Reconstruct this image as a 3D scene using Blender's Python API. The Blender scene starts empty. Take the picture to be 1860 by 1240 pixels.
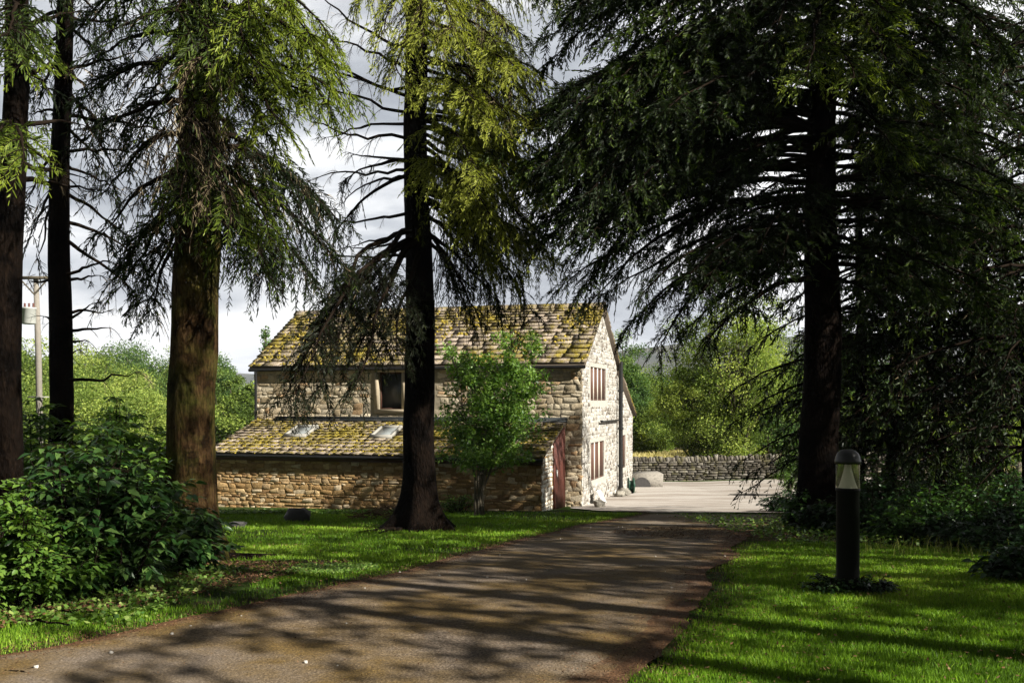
import bpy, math, random
import numpy as np
PI = math.pi
SC = bpy.context.scene
COL = SC.collection
# ------------------------------------------------------------------ camera, sky, sun, exposure
EYE = 1.55; FPX = 1808.0; CX = 930.0; HY = 730.0
cam = bpy.data.cameras.new('camera'); camo = bpy.data.objects.new('camera', cam); COL.objects.link(camo)
camo.location = (0, 0, EYE); camo.rotation_euler = (PI/2, 0, 0)
cam.sensor_width = 36; cam.lens = 36*FPX/1860; cam.shift_y = (HY-620)/1860; cam.clip_end = 9000; cam.clip_start = .05
SC.camera = camo
SUN_AZ = math.radians(33); SUN_EL = math.radians(36)      # to the right, a little behind the camera
SD = np.array([math.cos(SUN_AZ)*math.cos(SUN_EL), -math.sin(SUN_AZ)*math.cos(SUN_EL), math.sin(SUN_EL)])
sl = bpy.data.lights.new('sun', 'SUN'); sl.energy = 5.0; sl.angle = math.radians(.5); sl.color = (1, .95, .86)
so = bpy.data.objects.new('sun', sl); COL.objects.link(so); so.location = (20, -10, 30)
so.rotation_euler = (PI/2-SUN_EL, 0, PI/2-SUN_AZ)   # lamp shines along local -Z
SC.view_settings.view_transform = 'Standard'; SC.view_settings.look = 'None'
SC.view_settings.exposure = 1.22; SC.view_settings.gamma = 1; SC.view_settings.use_curve_mapping = False
SC.cycles.max_bounces = 6; SC.cycles.diffuse_bounces = 2; SC.cycles.glossy_bounces = 2
SC.cycles.transmission_bounces = 6; SC.cycles.transparent_max_bounces = 8

def N(nt, t, **kw):
    n = nt.nodes.new(t)
    for k, v in kw.items():
        if k in n.inputs: n.inputs[k].default_value = v
        else: setattr(n, k, v)
    return n
def ramp(nt, src, stops):
    r = nt.nodes.new('ShaderNodeValToRGB'); e = r.color_ramp.elements
    while len(e) < len(stops): e.new(.5)
    for i, (p, c) in enumerate(stops):
        e[i].position = p; e[i].color = (*c, 1) if len(c) == 3 else c
    nt.links.new(src, r.inputs[0]); return r.outputs[0]
def mixc(nt, fac, a, b, mode='MIX'):
    m = nt.nodes.new('ShaderNodeMix'); m.data_type = 'RGBA'; m.blend_type = mode
    for sock, v in ((m.inputs[0], fac), (m.inputs[6], a), (m.inputs[7], b)):
        if isinstance(v, (int, float)): sock.default_value = v
        elif isinstance(v, tuple): sock.default_value = (*v, 1) if len(v) == 3 else v
        else: nt.links.new(v, sock)
    return m.outputs[2]
def noise(nt, vec, scale, detail=4, rough=.55, dist=0.):
    n = N(nt, 'ShaderNodeTexNoise', Scale=scale, Detail=detail, Roughness=rough, Distortion=dist)
    if vec is not None: nt.links.new(vec, n.inputs['Vector'])
    return n.outputs[0]
def mapping(nt, vec, scale=(1,1,1), loc=(0,0,0)):
    m = nt.nodes.new('ShaderNodeMapping'); m.inputs['Scale'].default_value = scale; m.inputs['Location'].default_value = loc
    nt.links.new(vec, m.inputs[0]); return m.outputs[0]
def math_(nt, op, a, b=None, clamp=False):
    m = nt.nodes.new('ShaderNodeMath'); m.operation = op; m.use_clamp = clamp
    for i, v in enumerate((a, b)):
        if v is None: continue
        if isinstance(v, (int, float)): m.inputs[i].default_value = v
        else: nt.links.new(v, m.inputs[i])
    return m.outputs[0]

w = bpy.data.worlds.new('World'); SC.world = w; w.use_nodes = True
nt = w.node_tree; nt.nodes.clear()
sky = nt.nodes.new('ShaderNodeTexSky'); sky.sky_type = 'NISHITA'; sky.sun_disc = False
sky.sun_elevation = SUN_EL; sky.sun_rotation = PI/2+SUN_AZ
bg1 = N(nt, 'ShaderNodeBackground', Strength=.05); nt.links.new(sky.outputs[0], bg1.inputs[0])
tc = nt.nodes.new('ShaderNodeTexCoord'); gen = tc.outputs['Generated']
sx = nt.nodes.new('ShaderNodeSeparateXYZ'); nt.links.new(gen, sx.inputs[0]); zz = sx.outputs[2]
v1 = mapping(nt, gen, (1.6, 1.6, 6.5), (3.1, .4, .22))
n1 = noise(nt, v1, 1.9, 7, .52, .25)
c = ramp(nt, n1, [(.36, (.40, .43, .48)), (.445, (.57, .60, .65)), (.50, (.82, .84, .87)), (.57, (1.05, 1.05, 1.05))])
el = ramp(nt, zz, [(0.0, (1.15,)*3), (.09, (.92,)*3), (.26, (1.0,)*3), (.38, (.85,)*3), (.5, (.30,)*3), (.9, (.12,)*3)])
cc = mixc(nt, 1.0, c, el, 'MULTIPLY')
back = ramp(nt, math_(nt, 'ADD', math_(nt, 'MULTIPLY', sx.outputs[1], .5), .5), [(.3, (.25,)*3), (.72, (1,)*3)])   # unseen sky behind the camera darkened, added to deepen the shade
cc = mixc(nt, 1.0, cc, back, 'MULTIPLY')
bg2 = N(nt, 'ShaderNodeBackground', Strength=.50); nt.links.new(cc, bg2.inputs[0])
mk_ = ramp(nt, noise(nt, mapping(nt, gen, (1, 1, 3), (7, 2, 1)), 1.3, 4), [(.62, (1,)*3), (.75, (.5,)*3)])
ms = nt.nodes.new('ShaderNodeMixShader'); nt.links.new(mk_, ms.inputs[0])
nt.links.new(bg1.outputs[0], ms.inputs[1]); nt.links.new(bg2.outputs[0], ms.inputs[2])
wo = nt.nodes.new('ShaderNodeOutputWorld'); nt.links.new(ms.outputs[0], wo.inputs[0])

# ------------------------------------------------------------------ helpers
def mk(name, V, F, mat, parent=None, smooth=False, attr=None, cattr=None):
    """one mesh object; V (n,3) in world space, F list of (m,k) index arrays"""
    V = np.asarray(V, dtype=np.float32).reshape(-1, 3)
    if parent is not None:
        root = parent
        while root.parent: root = root.parent
        V = V - np.array(root['_loc'], dtype=np.float32)
    F = [np.asarray(f, dtype=np.int32) for f in (F if isinstance(F, list) else [F]) if len(f)]
    me = bpy.data.meshes.new(name)
    me.vertices.add(len(V)); me.vertices.foreach_set('co', V.ravel())
    li = np.concatenate([f.ravel() for f in F]); ks = np.concatenate([np.full(len(f), f.shape[1]) for f in F])
    st = np.concatenate([[0], np.cumsum(ks)[:-1]]).astype(np.int32)
    me.loops.add(len(li)); me.loops.foreach_set('vertex_index', li)
    me.polygons.add(len(ks)); me.polygons.foreach_set('loop_start', st)
    if smooth: me.polygons.foreach_set('use_smooth', np.ones(len(ks), dtype=bool))
    if attr is not None:
        a = me.attributes.new('v', 'FLOAT', 'FACE'); a.data.foreach_set('value', np.asarray(attr, dtype=np.float32))
    if cattr is not None:
        a = me.attributes.new('c', 'FLOAT_COLOR', 'FACE'); cc_ = np.ones((len(ks), 4), dtype=np.float32); cc_[:, :3] = cattr
        a.data.foreach_set('color', cc_.ravel())
    me.update(calc_edges=True)
    if mat: me.materials.append(mat)
    o = bpy.data.objects.new(name, me); COL.objects.link(o)
    if parent is not None: o.parent = parent
    return o
def thing(name, loc, label, cat, group=None):
    o = bpy.data.objects.new(name, None); COL.objects.link(o); o.location = loc; o['_loc'] = [float(x) for x in loc]
    o['label'] = label; o['category'] = cat
    if group: o['group'] = group
    o.empty_display_size = .3
    return o
def tag(o, label=None, cat=None, group=None, kind=None):
    if label: o['label'] = label
    if cat: o['category'] = cat
    if group: o['group'] = group
    if kind: o['kind'] = kind
    return o
class Acc:
    def __init__(s): s.V = []; s.F = {}; s.n = 0; s.A = {}
    def add(s, V, F, a=0.):
        V = np.asarray(V, dtype=np.float32).reshape(-1, 3)
        for f in (F if isinstance(F, list) and isinstance(F[0], np.ndarray) and F[0].ndim == 2 else [F]):
            f = np.asarray(f, dtype=np.int32); k = f.shape[1]
            s.F.setdefault(k, []).append(f+s.n)
            aa = np.asarray(a, dtype=np.float32)
            if aa.ndim == 0: aa = np.full(len(f), float(a), dtype=np.float32)
            elif aa.ndim == 1 and len(aa) == 3 and len(f) != 3: aa = np.tile(aa, (len(f), 1))
            s.A.setdefault(k, []).append(aa)
        s.V.append(V); s.n += len(V)
    def build(s, name, mat, parent=None, smooth=False, col=False):
        ks = list(s.F); F = [np.concatenate(s.F[k]) for k in ks]
        A = np.concatenate([np.concatenate(s.A[k]) for k in ks])
        return mk(name, np.concatenate(s.V), F, mat, parent, smooth, None if col else A, A if col else None)
BOXF = np.array([[0,3,2,1],[4,5,6,7],[0,1,5,4],[1,2,6,5],[2,3,7,6],[3,0,4,7]])
def box8(P): return np.asarray(P), BOXF
def boxmm(a, b):
    x0,y0,z0 = a; x1,y1,z1 = b
    return np.array([[x0,y0,z0],[x1,y0,z0],[x1,y1,z0],[x0,y1,z0],[x0,y0,z1],[x1,y0,z1],[x1,y1,z1],[x0,y1,z1]], float), BOXF
def nrm(v): return v/np.maximum(np.linalg.norm(v, axis=-1, keepdims=True), 1e-9)
def tubes(P, R, k=6, cap=False):
    """P (M,n,3), R (M,n)"""
    P = np.asarray(P, float); R = np.asarray(R, float)
    if P.ndim == 2: P = P[None]; R = R[None]
    M, n, _ = P.shape
    T = np.gradient(P, axis=1); T = nrm(T)
    ref = np.where(np.abs(T[..., 2:3]) > .85, np.array([1., 0, 0]), np.array([0, 0, 1.]))
    m = np.abs(T[:, n//2, 2]) > .75
    ref = np.where(m[:, None, None], np.array([1., 0, 0]), np.array([0, 0, 1.])) + np.zeros_like(T)
    S = nrm(np.cross(T, ref)); U = np.cross(S, T)
    a = np.arange(k)*2*PI/k
    V = P[:, :, None] + R[:, :, None, None]*(np.cos(a)[None, None, :, None]*S[:, :, None] + np.sin(a)[None, None, :, None]*U[:, :, None])
    idx = np.arange(M*n*k).reshape(M, n, k)
    A = idx[:, :-1]; B = idx[:, 1:]
    F = np.stack([A, np.roll(A, -1, 2), np.roll(B, -1, 2), B], -1).reshape(-1, 4)
    out = [F]
    if cap: out.append(np.concatenate([idx[:, 0, ::-1], idx[:, -1]], 0)) if k != 4 else out.__setitem__(0, np.concatenate([F, idx[:, 0, ::-1], idx[:, -1]], 0))
    return V.reshape(-1, 3), out
def lathe(cx, cy, prof, k=32):
    P = np.array([[r*math.cos(a)+cx, r*math.sin(a)+cy, z] for r, z in prof for a in np.arange(k)*2*PI/k])
    n = len(prof); I = np.arange(n*k).reshape(n, k)
    F = np.stack([I[:-1], np.roll(I[:-1], -1, 1), np.roll(I[1:], -1, 1), I[1:]], -1).reshape(-1, 4)
    return P, F
def vnoise(x, y, seed=0, s=1.):
    """cheap smooth noise -1..1"""
    r = np.random.RandomState(seed); o = 0; a = 1.; tot = 0
    for i in range(4):
        for j in range(3):
            th = r.rand()*2*PI; f = s*(1.9**i)*(.7+.6*r.rand()); ph = r.rand()*2*PI
            o = o + a*np.sin(f*(np.cos(th)*x+np.sin(th)*y)+ph+1.3*np.sin(f*.6*(np.sin(th)*x-np.cos(th)*y)+ph*2))
        tot += a*1.7; a *= .55
    return o/tot

# ground height
GY = np.array([-60, 4, 7, 9, 12, 17, 22, 26.5, 29, 34, 38, 41, 60, 90, 200, 420, 700, 1000])
GZ = np.array([.2, .0, .0, -.06, -.28, -.66, -1.02, -1.35, -1.5, -1.62, -1.67, -1.7, -1.7, -1.9, -6, -10, -12, -12])
_gx = np.arange(-60, 1000, .5); _gz = np.interp(_gx, GY, GZ)
_k = np.exp(-np.linspace(-2, 2, 9)**2); _gz = np.convolve(np.pad(_gz, 4, 'edge'), _k/_k.sum(), 'valid')
def gz0(y): return np.interp(y, _gx, _gz)
def gz(x, y):
    x = np.asarray(x, float); y = np.asarray(y, float)
    z = gz0(y)
    # wooded bank falls away on the left behind the shrubs, lies higher to the right under the trees
    z = z - np.clip((-x-9)/10, 0, 1)*np.clip((y-8)/14, 0, 1)*1.6*np.clip((140-y)/60, 0, 1)
    z = z + np.clip((x-7.5)/8, 0, 1)*np.clip((y-9)/8, 0, 1)*.25*np.clip((140-y)/60, 0, 1)
    return z
def W(px, py, D): return np.array([(px-CX)/FPX*D, D, EYE-(py-HY)/FPX*D])
def G(px, py):
    """ground point seen at a photo pixel"""
    Ds = np.linspace(3, 80, 8000); xs = (px-CX)/FPX*Ds
    e = HY+FPX*(EYE-gz(xs, Ds))/Ds - py
    i = int(np.argmax(e < 0)); D = Ds[i]
    return np.array([(px-CX)/FPX*D, D, float(gz((px-CX)/FPX*D, D))])

# ------------------------------------------------------------------ materials
def mat(name, rough=.8, spec=.3):
    m = bpy.data.materials.new(name); m.use_nodes = True; nt = m.node_tree
    b = nt.nodes['Principled BSDF']; b.inputs['Roughness'].default_value = rough
    b.inputs['Specular IOR Level'].default_value = spec
    tcn = nt.nodes.new('ShaderNodeTexCoord')
    geo = nt.nodes.new('ShaderNodeNewGeometry')
    return m, nt, b, geo.outputs['Position']
def bump(nt, b, h, strength=.5, dist=.02):
    n = N(nt, 'ShaderNodeBump', Strength=strength, Distance=dist); nt.links.new(h, n.inputs['Height']); nt.links.new(n.outputs[0], b.inputs['Normal'])
def simple(name, col, rough=.6, spec=.4, var=.25, scale=20, bmp=.2, metallic=0.):
    m, nt, b, P = mat(name, rough, spec)
    n = noise(nt, P, scale, 5)
    nt.links.new(mixc(nt, n, tuple(c*(1-var) for c in col), tuple(min(1, c*(1+var)) for c in col)), b.inputs['Base Color'])
    b.inputs['Metallic'].default_value = metallic
    if bmp: bump(nt, b, n, bmp, .01)
    return m
def attr_node(nt, nm): 
    a = nt.nodes.new('ShaderNodeAttribute'); a.attribute_name = nm; return a
def foliage(name, stops, trans=.35, rough=.55, spec=.25, tcol=None):
    m = bpy.data.materials.new(name); m.use_nodes = True; nt = m.node_tree; b = nt.nodes['Principled BSDF']
    b.inputs['Roughness'].default_value = rough; b.inputs['Specular IOR Level'].default_value = spec
    a = attr_node(nt, 'v'); col = ramp(nt, a.outputs['Fac'], stops)
    nt.links.new(col, b.inputs['Base Color'])
    t = nt.nodes.new('ShaderNodeBsdfTranslucent'); tc_ = mixc(nt, 1., col, tcol or (1.5, 1.6, .6), 'MULTIPLY'); nt.links.new(tc_, t.inputs[0])
    mx = nt.nodes.new('ShaderNodeMixShader'); mx.inputs[0].default_value = trans
    nt.links.new(b.outputs[0], mx.inputs[1]); nt.links.new(t.outputs[0], mx.inputs[2])
    nt.links.new(mx.outputs[0], nt.nodes['Material Output'].inputs[0]); return m
M = {}
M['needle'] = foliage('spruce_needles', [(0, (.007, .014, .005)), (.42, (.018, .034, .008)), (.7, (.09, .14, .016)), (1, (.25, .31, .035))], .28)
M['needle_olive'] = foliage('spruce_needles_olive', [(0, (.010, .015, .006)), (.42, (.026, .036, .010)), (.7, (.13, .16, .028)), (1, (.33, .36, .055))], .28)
M['leaf_dark'] = foliage('shrub_leaf', [(0, (.008, .024, .007)), (.5, (.024, .068, .014)), (1, (.12, .20, .05))], .25, .36, .5)
M['leaf_light'] = foliage('light_leaf', [(0, (.05, .10, .02)), (.5, (.10, .19, .03)), (1, (.20, .30, .045))], .35, .45, .35)
M['leaf_tree'] = foliage('sapling_leaf', [(0, (.022, .055, .012)), (.5, (.065, .145, .022)), (1, (.20, .32, .055))], .35, .45, .35)
M['leaf_far'] = foliage('far_leaf', [(0, (.055, .09, .022)), (.5, (.17, .24, .05)), (1, (.36, .42, .10))], .3, .8, .05)
M['leaf_far2'] = foliage('far_leaf_dark', [(0, (.035, .075, .025)), (.5, (.095, .165, .045)), (1, (.22, .30, .08))], .3, .8, .05)
M['grass'] = foliage('grass_blade', [(0, (.04, .085, .008)), (.5, (.135, .265, .014)), (.85, (.29, .43, .04)), (1, (.36, .35, .11))], .3, .5, .3, (1.4, 1.5, .5))
M['clover'] = foliage('clover_leaf', [(0, (.05, .12, .02)), (.5, (.14, .24, .04)), (1, (.34, .40, .12))], .3, .5, .3)
M['litter'] = foliage('dead_litter', [(0, (.04, .02, .011)), (.5, (.12, .058, .027)), (1, (.28, .18, .10))], .05, .8, .2, (1, 1, 1))
M['deadtwig'] = foliage('dead_twig', [(0, (.10, .075, .045)), (.5, (.22, .17, .10)), (1, (.42, .34, .20))], .0, .8, .2)
def bark(name, dark, mid, light, moss=.0, sc=1.):
    m, nt, b, P = mat(name, .95, .04)
    v = mapping(nt, P, (sc*9, sc*9, sc*2.2)); n = noise(nt, v, 2.2, 8, .65, .6)
    v2 = N(nt, 'ShaderNodeTexVoronoi', Scale=3.2); nt.links.new(mapping(nt, P, (sc*9, sc*9, sc*3.5)), v2.inputs['Vector'])
    big = noise(nt, P, 1.6, 5, .7); fine = noise(nt, mapping(nt, P, (sc*34, sc*34, sc*13)), 1.6, 6, .75)
    col = ramp(nt, n, [(.3, dark), (.52, mid), (.75, light)])
    col = mixc(nt, ramp(nt, big, [(.50, (0,)*3), (.57, (.85,)*3)]), col, tuple(x*.35 for x in dark))
    if moss: col = mixc(nt, ramp(nt, noise(nt, P, 2.3, 6, .6), [(.45, (0,)*3), (.65, (moss,)*3)]), col, (.10, .11, .02))
    col = mixc(nt, 1., col, ramp(nt, fine, [(.35, (.35,)*3), (.5, (1,)*3), (.68, (1.5,)*3)]), 'MULTIPLY')
    nt.links.new(col, b.inputs['Base Color'])
    h = math_(nt, 'ADD', math_(nt, 'ADD', n, math_(nt, 'MULTIPLY', fine, .5)), math_(nt, 'MULTIPLY', v2.outputs[0], .7)); bump(nt, b, h, .9, .03); return m
M['bark_dark'] = bark('bark_dark', (.003, .002, .0015), (.0065, .0042, .0028), (.016, .010, .0065))
M['bark_brown'] = bark('bark_brown', (.010, .006, .003), (.034, .019, .008), (.085, .052, .022), .3, .7)
M['twig'] = simple('twig_bark', (.014, .010, .007), .95, .02, .4, 30)
M['twig_grey'] = simple('limb_bark', (.10, .085, .06), .9, .2, .4, 20)
# stones : per face colour times fine noise
def stone(name, lich=.0, gain=1., spk=.5):
    m, nt, b, P = mat(name, .92, .15)
    a = attr_node(nt, 'c'); n = noise(nt, P, 14, 6, .7); n2 = noise(nt, P, 45, 4, .7)
    col = mixc(nt, 1., a.outputs['Color'], ramp(nt, n, [(.3, (1-spk,)*3), (.5, (1*gain,)*3), (.8, (1.15*gain,)*3)]), 'MULTIPLY')
    if lich: col = mixc(nt, ramp(nt, noise(nt, P, 3.1, 6, .65), [(.5, (0,)*3), (.62, (lich,)*3)]), col, (.13, .12, .03))
    nt.links.new(col, b.inputs['Base Color']); bump(nt, b, math_(nt, 'ADD', n, math_(nt, 'MULTIPLY', n2, .5)), .8, .03); return m
M['stone'] = stone('rubble_stone'); M['stone_wall'] = stone('dry_stone', .4)
M['mortar'] = simple('mortar', (.30, .26, .19), .95, .1, .5, 12, .6)
M['mortar_warm'] = simple('mortar_warm', (.24, .15, .065), .95, .1, .5, 9, .6)
M['mortar_white'] = simple('mortar_white', (.36, .34, .30), .95, .1, .55, 16, .6)
m, nt, b, P = mat('mossy_slate', .95, .1)
a = attr_node(nt, 'c'); n = noise(nt, P, 16, 6, .7)
base = mixc(nt, 1., a.outputs['Color'], ramp(nt, n, [(.3, (.5,)*3), (.7, (1.2,)*3)]), 'MULTIPLY')
mf = ramp(nt, math_(nt, 'ADD', math_(nt, 'MULTIPLY', noise(nt, P, .75, 5, .6), .55), math_(nt, 'MULTIPLY', noise(nt, P, 5.5, 5, .7), .5)), [(.47, (0,)*3), (.60, (1,)*3)])
mossc = ramp(nt, noise(nt, P, 9, 5, .7), [(.3, (.085, .070, .018)), (.5, (.22, .175, .03)), (.7, (.36, .28, .05))])
nt.links.new(mixc(nt, mf, base, mossc), b.inputs['Base Color'])
bump(nt, b, math_(nt, 'ADD', n, mf), 1., .04); M['slate'] = m
M['moss'] = foliage('moss', [(0, (.09, .075, .018)), (.5, (.24, .185, .03)), (1, (.42, .32, .05))], .1, .95, .1)
M['brown_wood'] = simple('brown_paint', (.085, .04, .026), .6, .3, .2, 30)
M['red_door'] = simple('red_brown_door', (.105, .032, .022), .6, .3, .15, 12)
M['bollard'] = simple('black_powder_coat', (.002, .002, .002), .5, .15, .1, 20, .05)
M['black_iron'] = simple('black_iron', (.012, .012, .012), .4, .5, .2, 20)
M['lead'] = simple('lead', (.022, .026, .028), .8, .2, .3, 6)
M['glass_dark'] = simple('window_glass', (.025, .03, .028), .35, .4, .3, 2, 0)
M['ashlar'] = simple('ashlar', (.36, .30, .21), .9, .2, .25, 10, .4)
M['white'] = simple('white_board', (.75, .75, .72), .5, .4, .05, 10)
M['skyframe'] = simple('skylight_frame', (.27, .26, .23), .6, .3, .15, 10)
M['skyglass'] = simple('skylight_glass', (.22, .24, .24), .3, .8, .3, 3, 0)
M['pole_wood'] = simple('pole_wood', (.22, .20, .17), .9, .2, .3, 8, .4)
M['trafo'] = simple('transformer_grey', (.40, .41, .38), .5, .4, .1, 8)
M['wire'] = simple('wire', (.03, .03, .03), .6, .4, 0, 5, 0)
# ground
m, nt, b, P = mat('soil_and_turf', .95, .1)
n = noise(nt, P, 1.1, 6, .65); f = noise(nt, P, 26, 5, .75)
g = ramp(nt, f, [(.3, (.012, .022, .004)), (.55, (.035, .07, .008)), (.8, (.07, .12, .015))])
s = ramp(nt, f, [(.3, (.012, .008, .005)), (.55, (.045, .028, .015)), (.8, (.11, .07, .04))])
nt.links.new(mixc(nt, ramp(nt, n, [(.5, (0,)*3), (.6, (.8,)*3)]), g, s), b.inputs['Base Color']); bump(nt, b, f, 1., .05); M['ground'] = m
m, nt, b, P = mat('field_grass', .95, .1)
n = noise(nt, P, .5, 6, .65); nt.links.new(ramp(nt, n, [(.3, (.26, .24, .08)), (.55, (.42, .36, .15)), (.75, (.50, .42, .2))]), b.inputs['Base Color']); bump(nt, b, noise(nt, P, 3, 6), 1., .3); M['field'] = m
m, nt, b, P = mat('drive_tarmac', .9, .2)
n = noise(nt, P, 55, 3, .8); n2 = noise(nt, P, .9, 6, .65); n3 = noise(nt, P, 130, 2, .8)
vo = N(nt, 'ShaderNodeTexVoronoi', Scale=70.); nt.links.new(P, vo.inputs['Vector'])
base = ramp(nt, n, [(.3, (.045, .033, .023)), (.5, (.115, .087, .062)), (.72, (.30, .245, .19))])
base = mixc(nt, ramp(nt, noise(nt, P, .45, 5, .6), [(.45, (0,)*3), (.62, (.5,)*3)]), base, (.20, .165, .13))
mossy = ramp(nt, n, [(.3, (.04, .024, .008)), (.55, (.12, .075, .02)), (.8, (.30, .19, .05))])
cc = mixc(nt, ramp(nt, n2, [(.40, (0,)*3), (.58, (.9,)*3)]), base, mossy)
ed = attr_node(nt, 'v'); red = ramp(nt, n, [(.3, (.03, .015, .008)), (.55, (.10, .05, .022)), (.8, (.22, .12, .06))])
edf = math_(nt, 'ADD', ed.outputs['Fac'], math_(nt, 'MULTIPLY', math_(nt, 'SUBTRACT', noise(nt, P, 3.5, 5, .7), .5), 1.1))
cc = mixc(nt, ramp(nt, edf, [(.35, (0,)*3), (.75, (.95,)*3)]), cc, red)
nt.links.new(cc, b.inputs['Base Color']); bump(nt, b, math_(nt, 'ADD', n, vo.outputs[0]), .45, .010); M['drive'] = m
m, nt, b, P = mat('courtyard_gravel', .95, .15)
n = noise(nt, P, 40, 4, .8); n2 = noise(nt, mapping(nt, P, (.4, 1.6, 1)), 1., 5, .6)
cc = ramp(nt, n, [(.3, (.25, .225, .20)), (.5, (.37, .34, .305)), (.7, (.46, .425, .385))])
cc = mixc(nt, ramp(nt, n2, [(.42, (0,)*3), (.60, (.7,)*3)]), cc, (.19, .155, .125))
nt.links.new(cc, b.inputs['Base Color']); bump(nt, b, n, .6, .015); M['court'] = m
m, nt, b, P = mat('moorland', .95, .1)
n = noise(nt, mapping(nt, P, (1, 1, 2.5)), .006, 8, .62); nt.links.new(ramp(nt, n, [(.35, (.030, .035, .032)), (.5, (.05, .055, .042)), (.68, (.085, .08, .055))]), b.inputs['Base Color']); M['moor'] = m

# ------------------------------------------------------------------ ground, field, drive, courtyard, hills
ys = np.concatenate([np.arange(-60, -2, 2.), np.arange(-2, 62, .4), np.arange(62, 200, 6.), np.array([220, 260, 320, 400, 520, 700, 1000, 1800, 3200, 6000])])
xs = np.concatenate([-np.array([5000, 2500, 1200, 600, 350, 200, 140, 100, 70, 50])[:], np.arange(-40, 41, .8), np.array([50, 70, 100, 140, 200, 350, 600, 1200, 2500, 5000])])
X, Y = np.meshgrid(xs, ys, indexing='ij'); Z = gz(X, Y)
near = (Y < 60) & (Y > -5); Z = Z + np.where(near, .012*vnoise(X, Y, 3, 1.3)-.012, 0)
I = np.arange(X.size).reshape(X.shape)
F = np.stack([I[:-1, :-1], I[1:, :-1], I[1:, 1:], I[:-1, 1:]], -1).reshape(-1, 4)
tag(mk('ground', np.stack([X, Y, Z], -1), F, M['ground'], smooth=True), kind='structure')
# edges of the drive at photo pixels -> ground
LE = [G(*p) for p in [(-700, 1290), (-160, 1215), (0, 1195), (200, 1152), (300, 1132), (420, 1111), (520, 1091), (640, 1062), (740, 1037), (840, 1009), (940, 981), (1050, 955), (1130, 941), (1170, 934)]]
RE = [G(*p) for p in [(1130, 1242), (1190, 1190), (1240, 1140), (1285, 1090), (1305, 1040), (1335, 990), (1385, 960), (1440, 936)]]
L0 = np.array([[-26, -1.5, 0], [-12, 1.6, 0]] + [list(p) for p in LE[1:]])
R0 = np.array([[-9, -8., 0], [-3, -1.0, 0], [.1, 3.4, 0]] + [list(p) for p in RE])
def resamp(P, n):
    P = np.asarray(P)[:, :2]; d = np.concatenate([[0], np.cumsum(np.linalg.norm(np.diff(P, axis=0), axis=1))])
    t = np.linspace(0, d[-1], n); o = np.stack([np.interp(t, d, P[:, i]) for i in range(2)], 1)
    k = np.array([1, 2, 3, 2, 1])/9.
    for _ in range(2):
        for i in range(2): o[2:-2, i] = np.convolve(o[:, i], k, 'valid')
    return o
NL = 220; Lr = resamp(L0, NL); Rr = resamp(R0, NL)
LEFT_EDGE, RIGHT_EDGE = Lr, Rr
tt = np.linspace(0, 1, 41); rg = np.random.RandomState(5)
wob = np.convolve(.09*rg.randn(NL+8), np.ones(9)/3., 'valid')*.6
D_ = nrm(Rr-Lr); Lw = Lr-D_*wob[:, None]; Rw = Rr+D_*np.roll(wob, 7)[:, None]
P2 = Lw[:, None]*(1-tt[None, :, None])+Rw[:, None]*tt[None, :, None]
Z = gz(P2[..., 0], P2[..., 1])+.016
I = np.arange(Z.size).reshape(Z.shape)
F = np.stack([I[:-1, :-1], I[:-1, 1:], I[1:, 1:], I[1:, :-1]], -1).reshape(-1, 4)
wd = np.linalg.norm(Rw-Lw, axis=1)[:-1, None]; tm = (tt[:-1]+tt[1:])/2
edge = np.clip(1-np.minimum(tm[None, :], (1-tm[None, :])*.6)*wd/.38, 0, 1)
dr = mk('driveway', np.concatenate([P2, Z[..., None]], -1), F, M['drive'], smooth=True, attr=edge.ravel())
tag(dr, kind='structure')
# courtyard : a fan of pale gravel in front of the gable
def sheet(name, poly_px, h, m, step=.5, world=None):
    P = np.array([G(*p)[:2] for p in poly_px]) if world is None else np.array(world)
    x0, y0 = P.min(0); x1, y1 = P.max(0)
    yy = np.arange(y0, y1+step, step)
    rows = []
    for y in yy:
        xs_ = []
        for i in range(len(P)):
            a, b = P[i], P[(i+1) % len(P)]
            if (a[1] <= y) != (b[1] <= y): xs_.append(a[0]+(y-a[1])/(b[1]-a[1])*(b[0]-a[0]))
        if len(xs_) >= 2: rows.append((y, min(xs_), max(xs_)))
    n = 24; t = np.linspace(0, 1, n)
    V = np.array([[a+(b-a)*u, y, 0] for (y, a, b) in rows for u in t]); V[:, 2] = gz(V[:, 0], V[:, 1])+h
    I = np.arange(len(V)).reshape(len(rows), n)
    F = np.stack([I[:-1, :-1], I[:-1, 1:], I[1:, 1:], I[1:, :-1]], -1).reshape(-1, 4)
    return tag(mk(name, V, F, m, smooth=True), kind='structure')
sheet('courtyard', None, .010, M['court'], .4, world=[(1.6, 28.2), (2.3, 26.6), (4.0, 25.4), (7.2, 25.3), (13, 26), (16, 30), (16, 40.6), (3.8, 40.6), (3.8, 36.5)])
sheet('field', None, .06, M['field'], 1.5, world=[(3.0, 41.8), (60, 41.8), (90, 150), (6, 150), (-4, 60)])
def hill(name, x0, x1, d0, d1, zs, seed, m):
    n, k = 90, 24; U = np.linspace(0, 1, n); Vv = np.linspace(0, 1, k)
    X = x0+(x1-x0)*U[:, None]+0*Vv; Y = d0+(d1-d0)*Vv[None]+0*X
    prof = np.interp(U, np.linspace(0, 1, len(zs)), zs)[:, None]
    Z = -14+(prof+14)*np.sin(np.clip(Vv, 0, 1)*PI/2)[None]+vnoise(X, Y, seed, .01)*6*np.sin(Vv*PI)[None]
    I = np.arange(X.size).reshape(X.shape); F = np.stack([I[:-1, :-1], I[1:, :-1], I[1:, 1:], I[:-1, 1:]], -1).reshape(-1, 4)
    tag(mk(name, np.stack([X, Y, Z], -1), F, m, smooth=True), kind='structure')
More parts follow.
